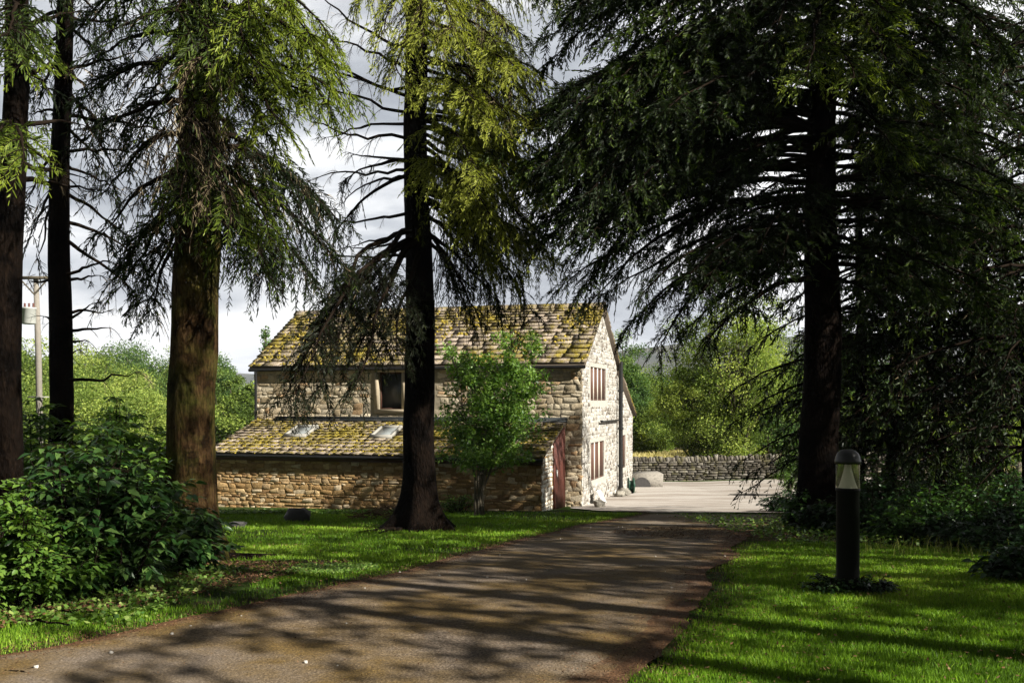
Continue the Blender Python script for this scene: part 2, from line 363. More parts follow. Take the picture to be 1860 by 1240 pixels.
hill('hill', -100, 1500, 900, 1600, [30, 74, 96, 108, 108, 98, 104, 120, 110], 4, M['moor'])
hill('hill', -1400, -200, 1000, 2000, [90, 80, 66, 60, 52, 58, 50, 30], 9, M['moor'])

# ------------------------------------------------------------------ the barn
BU = np.array([.961, -.276]); BB = np.array([.276, .961]); BC = np.array([2.04, 29.0])
def B(a, s, z):
    a = np.asarray(a, float); s = np.asarray(s, float); z = np.asarray(z, float)
    xy = BC[None]-a.reshape(-1, 1)*BU+s.reshape(-1, 1)*BB
    return np.concatenate([xy, np.broadcast_to(z.reshape(-1, 1), (len(xy), 1))], 1)
def rubble(org, n_out, length, z0, z1, rng, keep, pal, sw=(.16, .5), sh=(.09, .2), bulge=.035, gap=.012, jit=.25, acc=None):
    """irregular rubble: every stone a small pillow. org(h,z,d)->world with d outward"""
    acc = acc or Acc(); z = z0; H = []; 
    while z < z1:
        hh = rng.uniform(*sh); h = -rng.uniform(0, .2)
        while h < length:
            ww = rng.uniform(*sw)*(.7+hh/sh[1]*.5); a, b = max(h, 0), min(h+ww, length); h += ww
            if b-a < .05: continue
            if keep((a+b)/2, z+hh/2, a, b, z, z+hh): H.append((a+gap/2, b-gap/2, z+gap/2, min(z+hh, z1+.02)-gap/2))
        z += hh
    H = np.array(H); n = len(H); a, b, c_, d_ = H.T
    q = np.stack([np.stack([a, c_], 1), np.stack([b, c_], 1), np.stack([b, d_], 1), np.stack([a, d_], 1)], 1)
    hh = (d_-c_)[:, None, None]
    q = q+rng.uniform(-1, 1, q.shape)*hh*jit*.5
    cen = q.mean(1, keepdims=True)
    q1 = cen+(q-cen)*rng.uniform(.74, .92, (n, 4, 1))
    bl = rng.uniform(.35, 1, (n, 1))*bulge+rng.uniform(-.3, .3, (n, 4))*bulge
    base = org(q[..., 0].ravel(), q[..., 1].ravel(), np.full(n*4, -.01)).reshape(n, 4, 3)
    mid = org((cen+(q-cen)*.94)[..., 0].ravel(), (cen+(q-cen)*.94)[..., 1].ravel(), (bl*.55).ravel()).reshape(n, 4, 3)
    top = org(q1[..., 0].ravel(), q1[..., 1].ravel(), bl.ravel()).reshape(n, 4, 3)
    V = np.concatenate([base, mid, top], 1)
    f = [[0, 1, 5, 4], [1, 2, 6, 5], [2, 3, 7, 6], [3, 0, 4, 7], [4, 5, 9, 8], [5, 6, 10, 9], [6, 7, 11, 10], [7, 4, 8, 11], [8, 9, 10, 11]]
    F = (np.array(f)[None]+np.arange(n)[:, None, None]*12).reshape(-1, 4)
    pal = np.array(pal); col = pal[rng.choice(len(pal), n)]*rng.uniform(.8, 1.15, (n, 1))
    acc.add(V.reshape(-1, 3), F, np.repeat(col, 9, 0)); return acc
def cells(org, hs, zs, holes, depth, acc, top=None):
    """core wall face with rectangular holes and their reveals"""
    hs = sorted(set(hs+[x for h in holes for x in h[:2]])); zs = sorted(set(zs+[x for h in holes for x in h[2:]]))
    for i in range(len(hs)-1):
        for j in range(len(zs)-1):
            cx_, cz_ = (hs[i]+hs[i+1])/2, (zs[j]+zs[j+1])/2
            if any(h[0] < cx_ < h[1] and h[2] < cz_ < h[3] for h in holes): continue
            acc.add(org(np.array([hs[i], hs[i+1], hs[i+1], hs[i]]), np.array([zs[j], zs[j], zs[j+1], zs[j+1]]), np.zeros(4)), [[0, 1, 2, 3]])
    for h in holes:
        a, b, c_, d_ = h
        for (p, q) in (((a, c_), (b, c_)), ((b, c_), (b, d_)), ((b, d_), (a, d_)), ((a, d_), (a, c_))):
            acc.add(org(np.array([p[0], q[0], q[0], p[0]]), np.array([p[1], q[1], q[1], p[1]]), np.array([0, 0, -depth, -depth])), [[0, 1, 2, 3]])
def obox(org, h0, h1, z0, z1, d0, d1):
    P = [(h0, z0, d0), (h1, z0, d0), (h1, z0, d1), (h0, z0, d1), (h0, z1, d0), (h1, z1, d0), (h1, z1, d1), (h0, z1, d1)]
    P = np.array(P); return org(P[:, 0], P[:, 1], P[:, 2]), BOXF
LEN = 10.73; EZ = 2.66; RZ = 4.55; BASE = -1.75
barn = thing('stone_barn', (*(BC-BU*5+BB*3), -1.6), 'two-storey rubble stone barn with mossy slate roof and low lean-to behind the trees', 'barn')
front = lambda h, z, d: B(LEN-h, -d, z)            # h measured left to right
gable = lambda h, z, d: B(-d, h, z)                 # outward = +u
rgn = np.random.RandomState(11)
WIN_F = (LEN-6.41, LEN-4.75, 1.33, 2.47)            # first-floor window in the long wall
WIN_U = (1.25, 3.72, 1.6, 2.63); WIN_D = (1.3, 3.42, -.85, .31); WIN_O = (6.15, 7.6, -.82, .36)
pf = [(.46, .38, .26), (.40, .33, .22), (.52, .45, .33), (.34, .27, .17), (.44, .30, .17), (.50, .43, .31), (.45, .38, .27)]
pg = [(.70, .66, .57), (.76, .72, .63), (.60, .56, .47), (.68, .62, .50), (.78, .75, .68), (.42, .38, .31), (.72, .68, .58)]
pg2 = [(.40, .385, .35), (.46, .445, .41), (.37, .355, .32), (.41, .39, .35), (.45, .43, .40), (.34, .32, .28), (.14, .12, .10), (.29, .26, .22), (.22, .20, .17)]
pw = [(.42, .28, .13), (.36, .23, .10), (.50, .36, .19), (.28, .17, .08), (.40, .28, .15), (.58, .46, .30), (.34, .21, .09)]
core = Acc(); cells(front, [0., LEN], [BASE, EZ], [WIN_F], .22, core)
core.add(B([LEN]*5, [0, 6, 6, 3, 0], [BASE, BASE, EZ, RZ, EZ]), [[0, 1, 2, 3, 4]])       # far gable
core.add(B([0, LEN, LEN, 0], [6, 6, 6, 6], [BASE, BASE, EZ, EZ]), [[0, 1, 2, 3]])
core.build('wall_core', M['mortar'], barn)
oc = Acc(); cells(gable, [0., 5.75], [BASE, EZ], [WIN_U, WIN_D], .22, oc)
oc.add(gable(np.array([0, 6., 3.]), np.array([EZ, EZ, RZ]), np.zeros(3)), [[0, 1, 2]])
cells(lambda h, z, d: gable(h, z, d-.0), [5.75, 9.2], [BASE, 1.1], [WIN_O], .22, oc)
oc.add(gable(np.array([5.75, 9.2, 5.75]), np.array([1.1, 1.1, 2.55]), np.zeros(3)), [[0, 1, 2]])
oc.add(B([0, LEN, LEN, 0], [9.2]*4, [BASE, BASE, 1.1, 1.1]), [[0, 1, 2, 3]]); oc.add(B([LEN]*4, [6, 9.2, 9.2, 6], [BASE, BASE, 1.1, 2.5]), [[0, 1, 2, 3]])
oc.build('gable_wall_core', M['mortar_white'], barn)
def inh(h, a, b, c, d, m=.0): return b > h[0]-m and a < h[1]+m and d > h[2]-m and c < h[3]+m
fa = rubble(front, None, LEN, BASE+.2, EZ-.02, rgn, lambda x, z, a, b, c, d: not inh(WIN_F, a, b, c, d, .16), pf, (.14, .4), (.08, .19), .017, .008, .75)
fa.build('front_wall', M['stone'], barn, col=True)
ga = rubble(gable, None, 5.8, BASE+.1, RZ, rgn, lambda x, z, a, b, c, d: not (inh(WIN_U, a, b, c, d, .1) or inh(WIN_D, a, b, c, d, .1)) and d < EZ+(3-abs(x-3))*.63-.05, pg2, (.08, .26), (.06, .14), .014, .018, .8)
rubble(lambda h, z, d: gable(h+5.8, z, d), None, 3.4, BASE+.1, 2.5, rgn, lambda x, z, a, b, c, d: not inh(WIN_O, a+5.8, b+5.8, c, d, .1) and d < 2.5-x*.42, pg2, (.08, .26), (.06, .14), .014, .018, .8, ga)
ga.build('gable_wall', M['stone'], barn, col=True)
# window stonework, frames
def window(name, org, win, nl, mw, framemat, label=None, dress=True, glass='glass_dark', rec=.10):
    a, b, c_, d_ = win
    ac = Acc()
    ac.add(*obox(org, a-.02, b+.02, c_-.02, d_+.02, -.19, -.17) if dress else obox(org, a-.02, b+.02, c_-.02, d_+.02, -.10, -rec-.012))
    o = ac.build(name, M[glass], barn)
    if label: o['label'] = label
    if dress:
        dr_ = Acc(); t = .13
        for (p, q, r, s_) in ((a-t, b+t, d_, d_+t+.03), (a-t, b+t, c_-t, c_), (a-t, a, c_, d_), (b, b+t, c_, d_)):
            dr_.add(*obox(org, p, q, r+.003, s_-.003, -.05, .045))
        dr_.build('stone_surround', M['ashlar'], o)
    w_ = (b-a-mw*(nl-1))/nl
    for i in range(nl-1):
        mu = Acc(); x = a+w_*(i+1)+mw*i; mu.add(*obox(org, x, x+mw, c_, d_, -.12, .01 if dress else -rec+.012))
        mu.build('mullion', M['ashlar'] if dress else M['whitestone'], o)
    fr = Acc()
    for i in range(nl):
        x0 = a+(w_+mw)*i; x1 = x0+w_; f = .045
        fr.add(*obox(org, x0, x0+f, c_, d_, -.165 if dress else -.08, -rec)); fr.add(*obox(org, x1-f, x1, c_, d_, -.165, -rec))
        fr.add(*obox(org, x0+f, x1-f, c_, c_+f, -.165, -rec)); fr.add(*obox(org, x0+f, x1-f, d_-f, d_, -.165, -rec))
    fr.build('frame', framemat, o); return o
M['whitestone'] = simple('pale_mullion', (.62, .58, .50), .9, .2, .15, 10, .3)
window('window', front, WIN_F, 2, .14, M['brown_wood'])
window('window', gable, WIN_U, 4, .10, M['brown_wood'], 'four-light window high in the gable', False, 'brown_wood', .035)
window('window', gable, WIN_D, 3, .10, M['brown_wood'], 'three-light window at ground level in the gable', False, 'brown_wood', .035)
window('window', gable, WIN_O, 3, .10, M['brown_wood'], 'narrow window in the outshut behind the gable', False, 'brown_wood', .035)
# slate roof made of single slates
def slates(name, org, length, slope_len, rows, rng, pal, m, thick=.035, parent=barn, wr=(.25, .6), skip=None):
    """org(h, t, d) -> world: h along eave, t up the slope, d normal"""
    acc = Acc(); t = 0; sz = np.linspace(1.35, .7, rows); sz = sz/sz.sum()*slope_len
    for r_ in range(rows):
        h = -rng.uniform(.0, .3)
        while h < length:
            w_ = rng.uniform(*wr); a, b = max(h, -.02), min(h+w_, length+.02); h += w_
            if b-a < .04: continue
            if skip and skip((a+b)/2, t+sz[r_]/2): continue
            th = thick*rng.uniform(.7, 1.5); t1 = min(t+sz[r_]*1.25, slope_len+.02); dd = rng.uniform(-.005, .005); lift = .04+rng.uniform(0, .01); dt = rng.uniform(-.012, .012)
            P = np.array([(a+.006, t+dt, lift+dd), (b-.006, t+dt+rng.uniform(-.012, .012), lift+dd+rng.uniform(-.01, .01)), (b-.006, t1, .0), (a+.006, t1, .0),
                          (a+.006, t+dt, lift+th+dd), (b-.006, t+dt, lift+th+dd), (b-.006, t1, th*.6), (a+.006, t1, th*.6)])
            acc.add(org(P[:, 0], P[:, 1], P[:, 2]), BOXF, np.array(pal[rng.randint(len(pal))])*rng.uniform(.88, 1.12))
        t += sz[r_]
    return acc.build(name, m, parent, col=True)
def sloper(a0, s0, z0, s1, z1, rev=False):
    L = math.hypot(s1-s0, z1-z0); ds, dz = (s1-s0)/L, (z1-z0)/L; sg = 1 if s1 > s0 else -1
    return (lambda h, t, d: B(a0-h, s0+ds*t-sg*dz*d, z0+dz*t+sg*ds*d)), L
pr = [(.40, .33, .26), (.36, .30, .23), (.44, .37, .30), (.33, .27, .21), (.39, .32, .26)]
OV = .12
f1, L1 = sloper(LEN+OV, -.11, EZ-.01, 3.0, RZ+.06)
def under(org, ln, L, name):
    P = np.array([(0, 0, -.05), (ln, 0, -.05), (ln, L, -.05), (0, L, -.05), (0, 0, .0), (ln, 0, .0), (ln, L, .0), (0, L, .0)], float)
    return mk(name, org(P[:, 0], P[:, 1], P[:, 2]), BOXF, M['slatecore'], barn)
M['slatecore'] = simple('roof_core', (.10, .08, .06), .9, .2, .2, 8)
rl = LEN+2*OV
roof = slates('roof', f1, rl, L1, 16, rgn, pr, M['slate'], .03, wr=(.3, .75)); under(f1, rl, L1, 'roof_deck')
f2, L2 = sloper(LEN+OV, 6.05, EZ+.03, 3.0, RZ+.06)
slates('rear_roof', f2, rl, L2, 14, rgn, pr, M['slate']); under(f2, rl, L2, 'rear_roof_deck')
f3, L3 = sloper(LEN+OV, 9.42, 1.06, 5.95, 2.62)
slates('outshut_roof', f3, rl, L3, 12, rgn, pr, M['slate']); under(f3, rl, L3, 'outshut_roof_deck')
rc = Acc(); h = -.02
while h < rl:
    w_ = min(rgn.uniform(.45, .6), rl+.02-h); P = np.array([(h, -.17, -.09), (h+w_-.01, -.17, -.09), (h+w_-.01, 0, .03), (h, 0, .03), (h, -.17, -.03), (h+w_-.01, -.17, -.03), (h+w_-.01, 0, .1), (h, 0, .1)])
    P2_ = P.copy(); P2_[:, 1] *= -1
    for Q in (P, P2_): rc.add(B(LEN+OV-Q[:, 0], 3+Q[:, 1], RZ+.09+Q[:, 2]+rgn.uniform(-.008, .008)), BOXF, np.array(pr[rgn.randint(5)])*.9)
    h += w_
rc.build('ridge_tiles', M['slate'], barn, col=True)
def mosslumps(org, ln, L, n, rng, seed, thr, parent, size=(.02, .05), lift=.07):
    h = rng.uniform(0, ln, n*4); t = rng.uniform(0, L, n*4); k = vnoise(h, t, seed, 1.6)+.35*vnoise(h, t, seed+1, 6) > thr
    h, t = h[k][:n], t[k][:n]; acc = Acc(); n_ = len(h); r = rng.uniform(*size, n_)
    ang = np.arange(5)*2*PI/5
    ring = np.stack([h[:, None]+r[:, None]*1.5*np.cos(ang), t[:, None]+r[:, None]*np.sin(ang), np.full((n_, 5), .035)], -1)
    top = np.stack([h[:, None]+r[:, None]*.7*np.cos(ang+.3), t[:, None]+r[:, None]*.5*np.sin(ang+.3), np.tile((lift+r*.5)[:, None], (1, 5))], -1)
    V = np.concatenate([ring, top], 1).reshape(-1, 3); V = org(V[:, 0], V[:, 1], V[:, 2])
    b_ = np.arange(n_)[:, None, None]*10
    q = np.array([[i, (i+1) % 5, 5+(i+1) % 5, 5+i] for i in range(5)])[None]+b_; p5 = np.array([[5, 6, 7, 8, 9]])[None]+b_
    a = rng.uniform(0, 1, n_)
    acc.add(V, q.reshape(-1, 4), np.repeat(a, 5)); acc.F.setdefault(5, []).append(p5.reshape(-1, 5).astype(np.int32)); acc.A.setdefault(5, []).append(a.astype(np.float32))
    o = acc.build('moss', M['moss'], parent); return o
mosslumps(f1, rl, L1, 600, rgn, 21, .12, roof, (.02, .05), .075)
# eaves gutter, down pipes, bracket
gu = Acc(); P = B([-OV, LEN+OV], [-.13, -.13], [EZ-.09]*2); gu.add(*tubes(P, [.05, .05], 8)); gu.build('gutter', M['black_iron'], barn, True)
dp = Acc()
def pipe(acc, pts, r): acc.add(*tubes(np.array(pts), [r]*len(pts), 8))
def Bp(a, s, z): return B([a], [s], [z])[0]
pipe(dp, [Bp(LEN-.12, -.14, EZ-.12), Bp(LEN-.12, -.13, EZ-.3), Bp(LEN-.12, -.12, EZ-.45), Bp(LEN-.12, -.12, 1.0)], .045); dp.build('down_pipe', M['black_iron'], barn, True)
dp = Acc(); pipe(dp, [Bp(-.14, 5.78, 2.95), Bp(-.14, 5.78, 1), Bp(-.14, 5.78, -1.55)], .075)
pipe(dp, [Bp(-.10, 5.7, .93), Bp(-.10, 2.5, .93)], .03); pipe(dp, [Bp(-.10, 2.5, .93), Bp(-.10, 2.5, .98)], .05)
for z_ in (1.9, .6, -.7): pipe(dp, [Bp(-.14, 5.78, z_), Bp(-.14, 5.78, z_+.08)], .10)
dp.build('down_pipe', M['black_iron'], barn, True)
# lean-to
WL = 2.73; LA0 = .53; LL = 10.0; LEZ = .06; LTZ = .93
def lfront(h, z, d): return B(LA0+LL-h, -WL-d, z)
def lend(h, z, d): return B(LA0-d, -WL+h, z)
ca = Acc(); ca.add(lfront(np.array([0, LL, LL, 0]), np.array([BASE, BASE, LEZ, LEZ]), np.zeros(4)), [[0, 1, 2, 3]])
ca.add(lend(np.array([0, WL, WL, 0]), np.array([BASE, BASE, LTZ, LEZ]), np.zeros(4)), [[0, 1, 2, 3]])
ca.add(B([LA0+LL]*4, [-WL, 0, 0, -WL], [BASE, BASE, LTZ, LEZ]), [[0, 1, 2, 3]])
lt = ca.build('lean_to', M['mortar_warm'], barn); lt['label'] = 'low lean-to along the front of the barn'
la = rubble(lfront, None, LL, BASE+.1, LEZ, rgn, lambda *k: True, pw, (.12, .36), (.055, .15), .018, .009, .75)
la.build('stone_facing', M['stone'], lt, col=True)
le = rubble(lend, None, 1.25, BASE+.1, LTZ, rgn, lambda x, z, a, b, c, d: d < LEZ+b*.318-.04, pg, (.12, .3), (.07, .15), .03, .02, .5)
le.build('end_facing', M['stone'], lt, col=True)
dA = Acc(); nb = 8; h0, h1 = 1.32, 2.66
for i in range(nb):
    a_ = h0+(h1-h0)/nb*i; b_ = h0+(h1-h0)/nb*(i+1)-.01
    P = np.array([(a_, -1.5, .0), (b_, -1.5, .0), (b_, -1.5, .05), (a_, -1.5, .05), (a_, LEZ+a_*.318-.08, .0), (b_, LEZ+b_*.318-.08, .0), (b_, LEZ+b_*.318-.08, .05), (a_, LEZ+a_*.318-.08, .05)])
    dA.add(lend(P[:, 0], P[:, 1], P[:, 2]), BOXF)
door = dA.build('door', M['red_door'], lt); door['label'] = 'tall red-brown boarded door'
hd = Acc(); hd.add(*obox(lend, 1.5, 1.53, -.55, -.35, .05, .09)); hd.build('handle', M['white'], door)
fl, LLs = sloper(LA0+LL+.1, -WL-.16, LEZ-.02, 0.0, LTZ+.05)
SKY = [(LL+.1-(7.45-LA0)-.0, 0), (0, 0)]
def a_at(px, frac):   # distance along the lean-to where its roof meets this photo column
    s_ = -WL*(1-frac); r = (px-CX)/FPX
    return (2.04+s_*.276-r*(29+s_*.961))/(.961+r*.276)
sk = []
for (p0, p1) in ((524, 568), (680, 724)):
    a1, a0 = a_at(p0-8, .42), a_at(p1-12, .42); sk.append((LA0+LL+.1-a1, LA0+LL+.1-a0, LLs*.44, LLs*.74))
lroof = slates('lean_to_roof', fl, LL+.16, LLs, 13, rgn, pr, M['slate'], .03, lt, (.18, .4), skip=lambda h, t: any(k[0]-.03 < h < k[1]+.03 and k[2]-.05 < t < k[3] for k in sk))
P = np.array([(0, 0, -.05), (LL+.16, 0, -.05), (LL+.16, LLs, -.05), (0, LLs, -.05), (0, 0, 0), (LL+.16, 0, 0), (LL+.16, LLs, 0), (0, LLs, 0)], float)
mk('lean_to_deck', fl(P[:, 0], P[:, 1], P[:, 2]), BOXF, M['slatecore'], lt)
mosslumps(fl, LL+.16, LLs, 5200, rgn, 33, -.45, lt, (.012, .032), .045)
for k in sk:
    fr = Acc(); a_, b_, c_, d_ = k
    def fb(h0, h1, t0, t1, d0, d1):
        P = np.array([(h0, t0, d0), (h1, t0, d0), (h1, t1, d0), (h0, t1, d0), (h0, t0, d1), (h1, t0, d1), (h1, t1, d1), (h0, t1, d1)]); return fl(P[:, 0], P[:, 1], P[:, 2]), BOXF
    g_ = Acc(); g_.add(*fb(a_+.06, b_-.06, c_+.06, d_-.06, .02, .07)); 
    for q in ((a_, b_, c_, c_+.09), (a_, b_, d_-.07, d_), (a_, a_+.07, c_+.09, d_-.07), (b_-.07, b_, c_+.09, d_-.07)): fr.add(*fb(*q, .0, .13))
    so_ = fr.build('skylight', M['skyframe'], lt); g_.build('glass', M['skyglass'], so_)
fs = Acc(); P = B([LA0-.1, LA0+LL-.6, LA0+LL-.6, LA0-.1]*2, [-.02, -.02, -.02, -.02]+[-.08]*4, [LTZ+.02, LTZ+.02, LTZ+.17, LTZ+.17]*2)
fs.add(P, BOXF); P = B([LA0-.1, LA0+LL-.6, LA0+LL-.6, LA0-.1]*2, [-.0, -.0, -.28, -.28]*2, [LTZ+.11, LTZ+.11, LTZ+.04, LTZ+.04, LTZ+.125, LTZ+.125, LTZ+.055, LTZ+.055]); fs.add(P, BOXF)
fs.build('lead_flashing', M['lead'], lt)
gb = Acc(); P = B([LA0-.06, LA0+LL+.06, LA0+LL+.06, LA0-.06]*2, [-WL-.03, -WL-.03, -WL-.10, -WL-.10]*2, [LEZ-.19]*4+[LEZ-.05]*4); gb.add(P, BOXF); gb.build('eaves_board', M['brown_wood'], lt)
gu = Acc(); P = B([LA0-.08, LA0+LL+.08], [-WL-.17, -WL-.17], [LEZ-.06]*2); gu.add(*tubes(P, [.045, .045], 8)); gu.build('gutter', M['black_iron'], lt, True)

# ------------------------------------------------------------------ dry stone walls, boulders, small things by the barn
def drywall(pts, h, label, seed, thick=.5, pal=None, nm='dry_stone_wall'):
    pal = pal or [(.085, .075, .06), (.12, .105, .085), (.15, .135, .11), (.065, .058, .045), (.18, .165, .14)]
    rng = np.random.RandomState(seed); pts = np.array(pts, float); mid = pts.mean(0)
    t = thing(nm, (mid[0], mid[1], float(gz(mid[0], mid[1]))), label, 'wall'); acc = Acc(); cp = Acc()
    for i in range(len(pts)-1):
        a, b = pts[i], pts[i+1]; L = np.linalg.norm(b-a); u = (b-a)/L; n = np.array([u[1], -u[0]]); 
        if n[1] > 0: n = -n
        for side in (1, -1):
            def org(hh, z, d, side=side):
                q = a[None]+np.outer(hh, u)+n[None]*(thick/2*(1-z*.25)+d)[:, None]*side
                return np.concatenate([q, (gz(q[:, 0], q[:, 1])+z)[:, None]], 1)
            rubble(org, None, L, -.05, h, rng, lambda *k: True, pal, (.12, .4), (.06, .13), .05, .02, .5, acc)
        x = 0
        P = np.array([(0, -.1, 0), (L, -.1, 0), (L, h-.02, 0), (0, h-.02, 0)])
        for side in (1, -1): acc.add(org_(a, u, n, thick, side, P), [[0, 1, 2, 3]], np.array([.05, .045, .04]))
        while x < L:
            w_ = rng.uniform(.06, .16); hh = rng.uniform(.14, .26); th = thick*.42; c0 = a+u*x; lean = rng.uniform(-.04, .04)
            Pq = []
            for z_, sc_ in ((h-.03, 1), (h+hh, .6)):
                for (du, dn) in ((0, -th*sc_), (w_, -th*sc_), (w_, th*sc_), (0, th*sc_)):
                    q = c0+u*(du+(lean if z_ > h else 0))+n*dn; Pq.append((q[0], q[1], float(gz(q[0], q[1]))+z_+rng.uniform(-.015, .015)))
            cp.add(np.array(Pq), BOXF, np.array(pal[rng.randint(len(pal))])*rng.uniform(.8, 1.15)); x += w_+.008
    acc.build('wall_courses', M['stone_wall'], t, col=True); cp.build('coping_stones', M['stone_wall'], t, col=True); return t
def org_(a, u, n, thick, side, P):
    q = a[None]+np.outer(P[:, 0], u)+n[None]*(thick/2*(1-P[:, 1]*.25)-.02)[:, None]*side
    return np.concatenate([q, (gz(q[:, 0], q[:, 1])+P[:, 1])[:, None]], 1)
drywall([(4.0, 41.3), (8, 41.6), (12.6, 41.2), (19, 39)], .78, 'dark dry stone wall with upright coping along the far side of the sunlit courtyard', 3)
drywall([(3.5, 66), (9, 61), (16, 58), (40, 55)], .9, 'distant dry stone wall running across the yellow field', 4)
def rock(name, c, size, seed, label, cat, m, group=None, flat=.0):
    rng = np.random.RandomState(seed); n, k = 9, 14
    th = np.linspace(0, PI, n); ph = np.arange(k)*2*PI/k
    T, Pp = np.meshgrid(th, ph, indexing='ij')
    d = np.stack([np.sin(T)*np.cos(Pp), np.sin(T)*np.sin(Pp), np.cos(T)], -1)
    d = np.sign(d)*np.abs(d)**.6; d = d*(1+.20*rng.randn(n, k, 1)*np.sin(T)[..., None])
    V = d*np.array(size)/2; V[..., 2] += size[2]*.35; V = V+np.array(c)
    I = np.arange(n*k).reshape(n, k); F = np.stack([I[:-1], I[1:], np.roll(I[1:], -1, 1), np.roll(I[:-1], -1, 1)], -1).reshape(-1, 4)
    o = mk(name, V-np.array(c), F, m, cattr=np.array([.27, .25, .21])*np.random.RandomState(seed).uniform(.6, 1.15, (len(F), 1))); o.location = c
    return tag(o, label, cat, group)
M['rock_dark'] = simple('dark_rock', (.05, .047, .045), .7, .4, .4, 12, .8)
c = G(1165, 884); c[0] += .05
cm = Acc(); 
tr = thing('stone_trough', (c[0], c[1]+.6, c[2]), 'long low block of pale stone with a dark arched opening beside the barn corner', 'stone block')
P, F_ = boxmm((c[0]-.45, c[1]-.1, c[2]-.05), (c[0]+.75, c[1]+1.6, c[2]+.5)); P += np.random.RandomState(2).uniform(-.05, .05, P.shape); cm.add(P, F_, np.array([.24, .22, .19])); cm.build('block', M['stone'], tr, col=True)
cm = Acc(); th = np.linspace(0, PI, 9); P = np.stack([c[0]-.05+.33*np.cos(th), np.full(9, c[1]-.19), c[2]+.02+.36*np.sin(th)], 1); Q = P+np.array([0, .12, 0])
cm.add(np.concatenate([P, Q]), [[i, i+1, i+10, i+9] for i in range(8)]); cm.add(P, [list(range(9))]); cm.build('opening', M['rock_dark'], tr)
for i, (px, py, s_, lb) in enumerate([(1196, 868, .5, 'pale rubble stone in front of the courtyard wall nearest the block'), (1222, 866, .38, 'small grey stone at the foot of the courtyard wall'), (1288, 866, .45, 'rounded stone at the foot of the courtyard wall, mid-way along'), (1340, 868, .4, 'flat stone near the right end of the courtyard wall')]):
    q = G(px, py); rock('boulder', (q[0], q[1], q[2]), (s_*1.5, s_, s_*.8), 40+i, lb, 'rock', M['stone'], 'loose stones below the courtyard wall')
q = G(541, 946); rock('boulder', (q[0], q[1], q[2]-.02), (.52, .4, .34), 51, 'dark angular block of stone lying on the lawn in front of the lean-to', 'rock', M['rock_dark'])
q = G(432, 957); rock('boulder', (q[0], q[1], q[2]-.03), (.26, .2, .16), 52, 'small dark stone half sunk in the lawn near the big brown trunk', 'rock', M['rock_dark'])
# small rubble at gable foot
for i, (s_, dd, sz_, lb) in enumerate([(4.4, .35, .3, 'first pale stone lying against the gable foot, left of the down pipe'), (5.1, .4, .36, 'larger pale stone at the gable foot just before the down pipe'), (6.3, .45, .28, 'pale stone at the gable foot beyond the down pipe'), (-.2, .55, .3, 'mossy stone at the barn corner')]):
    q = Bp(-dd, s_, 0); rock('stone', (q[0], q[1], float(gz(q[0], q[1]))), (sz_, sz_*1.2, sz_*.8), 60+i, lb, 'rock', M['stone'], 'loose stones at the gable foot')
q = Bp(-.28, 1.35, 0); zb = float(gz(q[0], q[1])); 
P = np.concatenate([B([-.42, -.42, -.45, -.45], [1.05, 1.6, 1.6, 1.05], zb+.02), B([-.20, -.20, -.23, -.23], [1.05, 1.6, 1.6, 1.05], zb+.42)])
loc = q; o = mk('leaning_board', P-np.array([q[0], q[1], zb]), BOXF, M['white']); o.location = (q[0], q[1], zb); tag(o, 'small white board leaning against the foot of the gable', 'board')
q = Bp(-.35, 6.0, 0); zb = float(gz(q[0], q[1]))
M['green_plastic'] = simple('green_plastic', (.01, .05, .03), .5, .4, .2, 10)
P, F_ = lathe(0, 0, [(.02, .0), (.26, .0), (.28, .04), (.17, .06), (.17, .16), (.28, .18), (.26, .22), (.06, .22), (.06, .26), (.01, .26)], 20)
P = P[:, [2, 0, 1]]; P[:, 2] += .28; o = mk('hose_reel', P, F_, M['green_plastic'], smooth=True); o.location = (q[0], q[1], zb); tag(o, 'dark green hose reel standing at the foot of the black down pipe', 'hose reel')

# ------------------------------------------------------------------ bollard light
q = G(1540, 1072); bx, by, bz = q
bol = thing('bollard_light', tuple(q), 'black bollard light with clear lens and domed cap on the right-hand lawn', 'bollard')
S = by/FPX
hb = lambda py: bz+(1072-py)*S
P, F_ = lathe(bx, by, [(.115, bz-.05), (.115, bz+.03), (.10, bz+.045), (.095, bz+.10), (.094, hb(893)), (.10, hb(891)), (.10, hb(886)), (.02, hb(886))], 40); mk('post', P, F_, M['bollard'], bol, True)
M['lens'] = bpy.data.materials.new('clear_lens'); M['lens'].use_nodes = True; lb_ = M['lens'].node_tree.nodes['Principled BSDF']
lb_.inputs['Transmission Weight'].default_value = 1.; lb_.inputs['Roughness'].default_value = .03; lb_.inputs['IOR'].default_value = 1.06; lb_.inputs['Base Color'].default_value = (.96, .95, .84, 1); lb_.inputs['Specular IOR Level'].default_value = 1.
_nt = M['lens'].node_tree; _d = _nt.nodes.new('ShaderNodeBsdfDiffuse'); _d.inputs[0].default_value = (.62, .58, .36, 1)
_m = _nt.nodes.new('ShaderNodeMixShader'); _m.inputs[0].default_value = .10; _nt.links.new(lb_.outputs[0], _m.inputs[1]); _nt.links.new(_d.outputs[0], _m.inputs[2]); _nt.links.new(_m.outputs[0], _nt.nodes['Material Output'].inputs[0])
P, F_ = lathe(bx, by, [(.098, hb(886)+.001), (.098, hb(842)), (.094, hb(842)), (.094, hb(886)+.001)], 40); mk('lens', P, F_, M['lens'], bol, True)
P, F_ = lathe(bx, by, [(.080, hb(886)+.002), (.062, hb(876)), (.045, hb(864)), (.030, hb(852)), (.024, hb(843)), (.0, hb(842))], 32); mk('reflector_cone', P, F_, M['white'], bol, True)
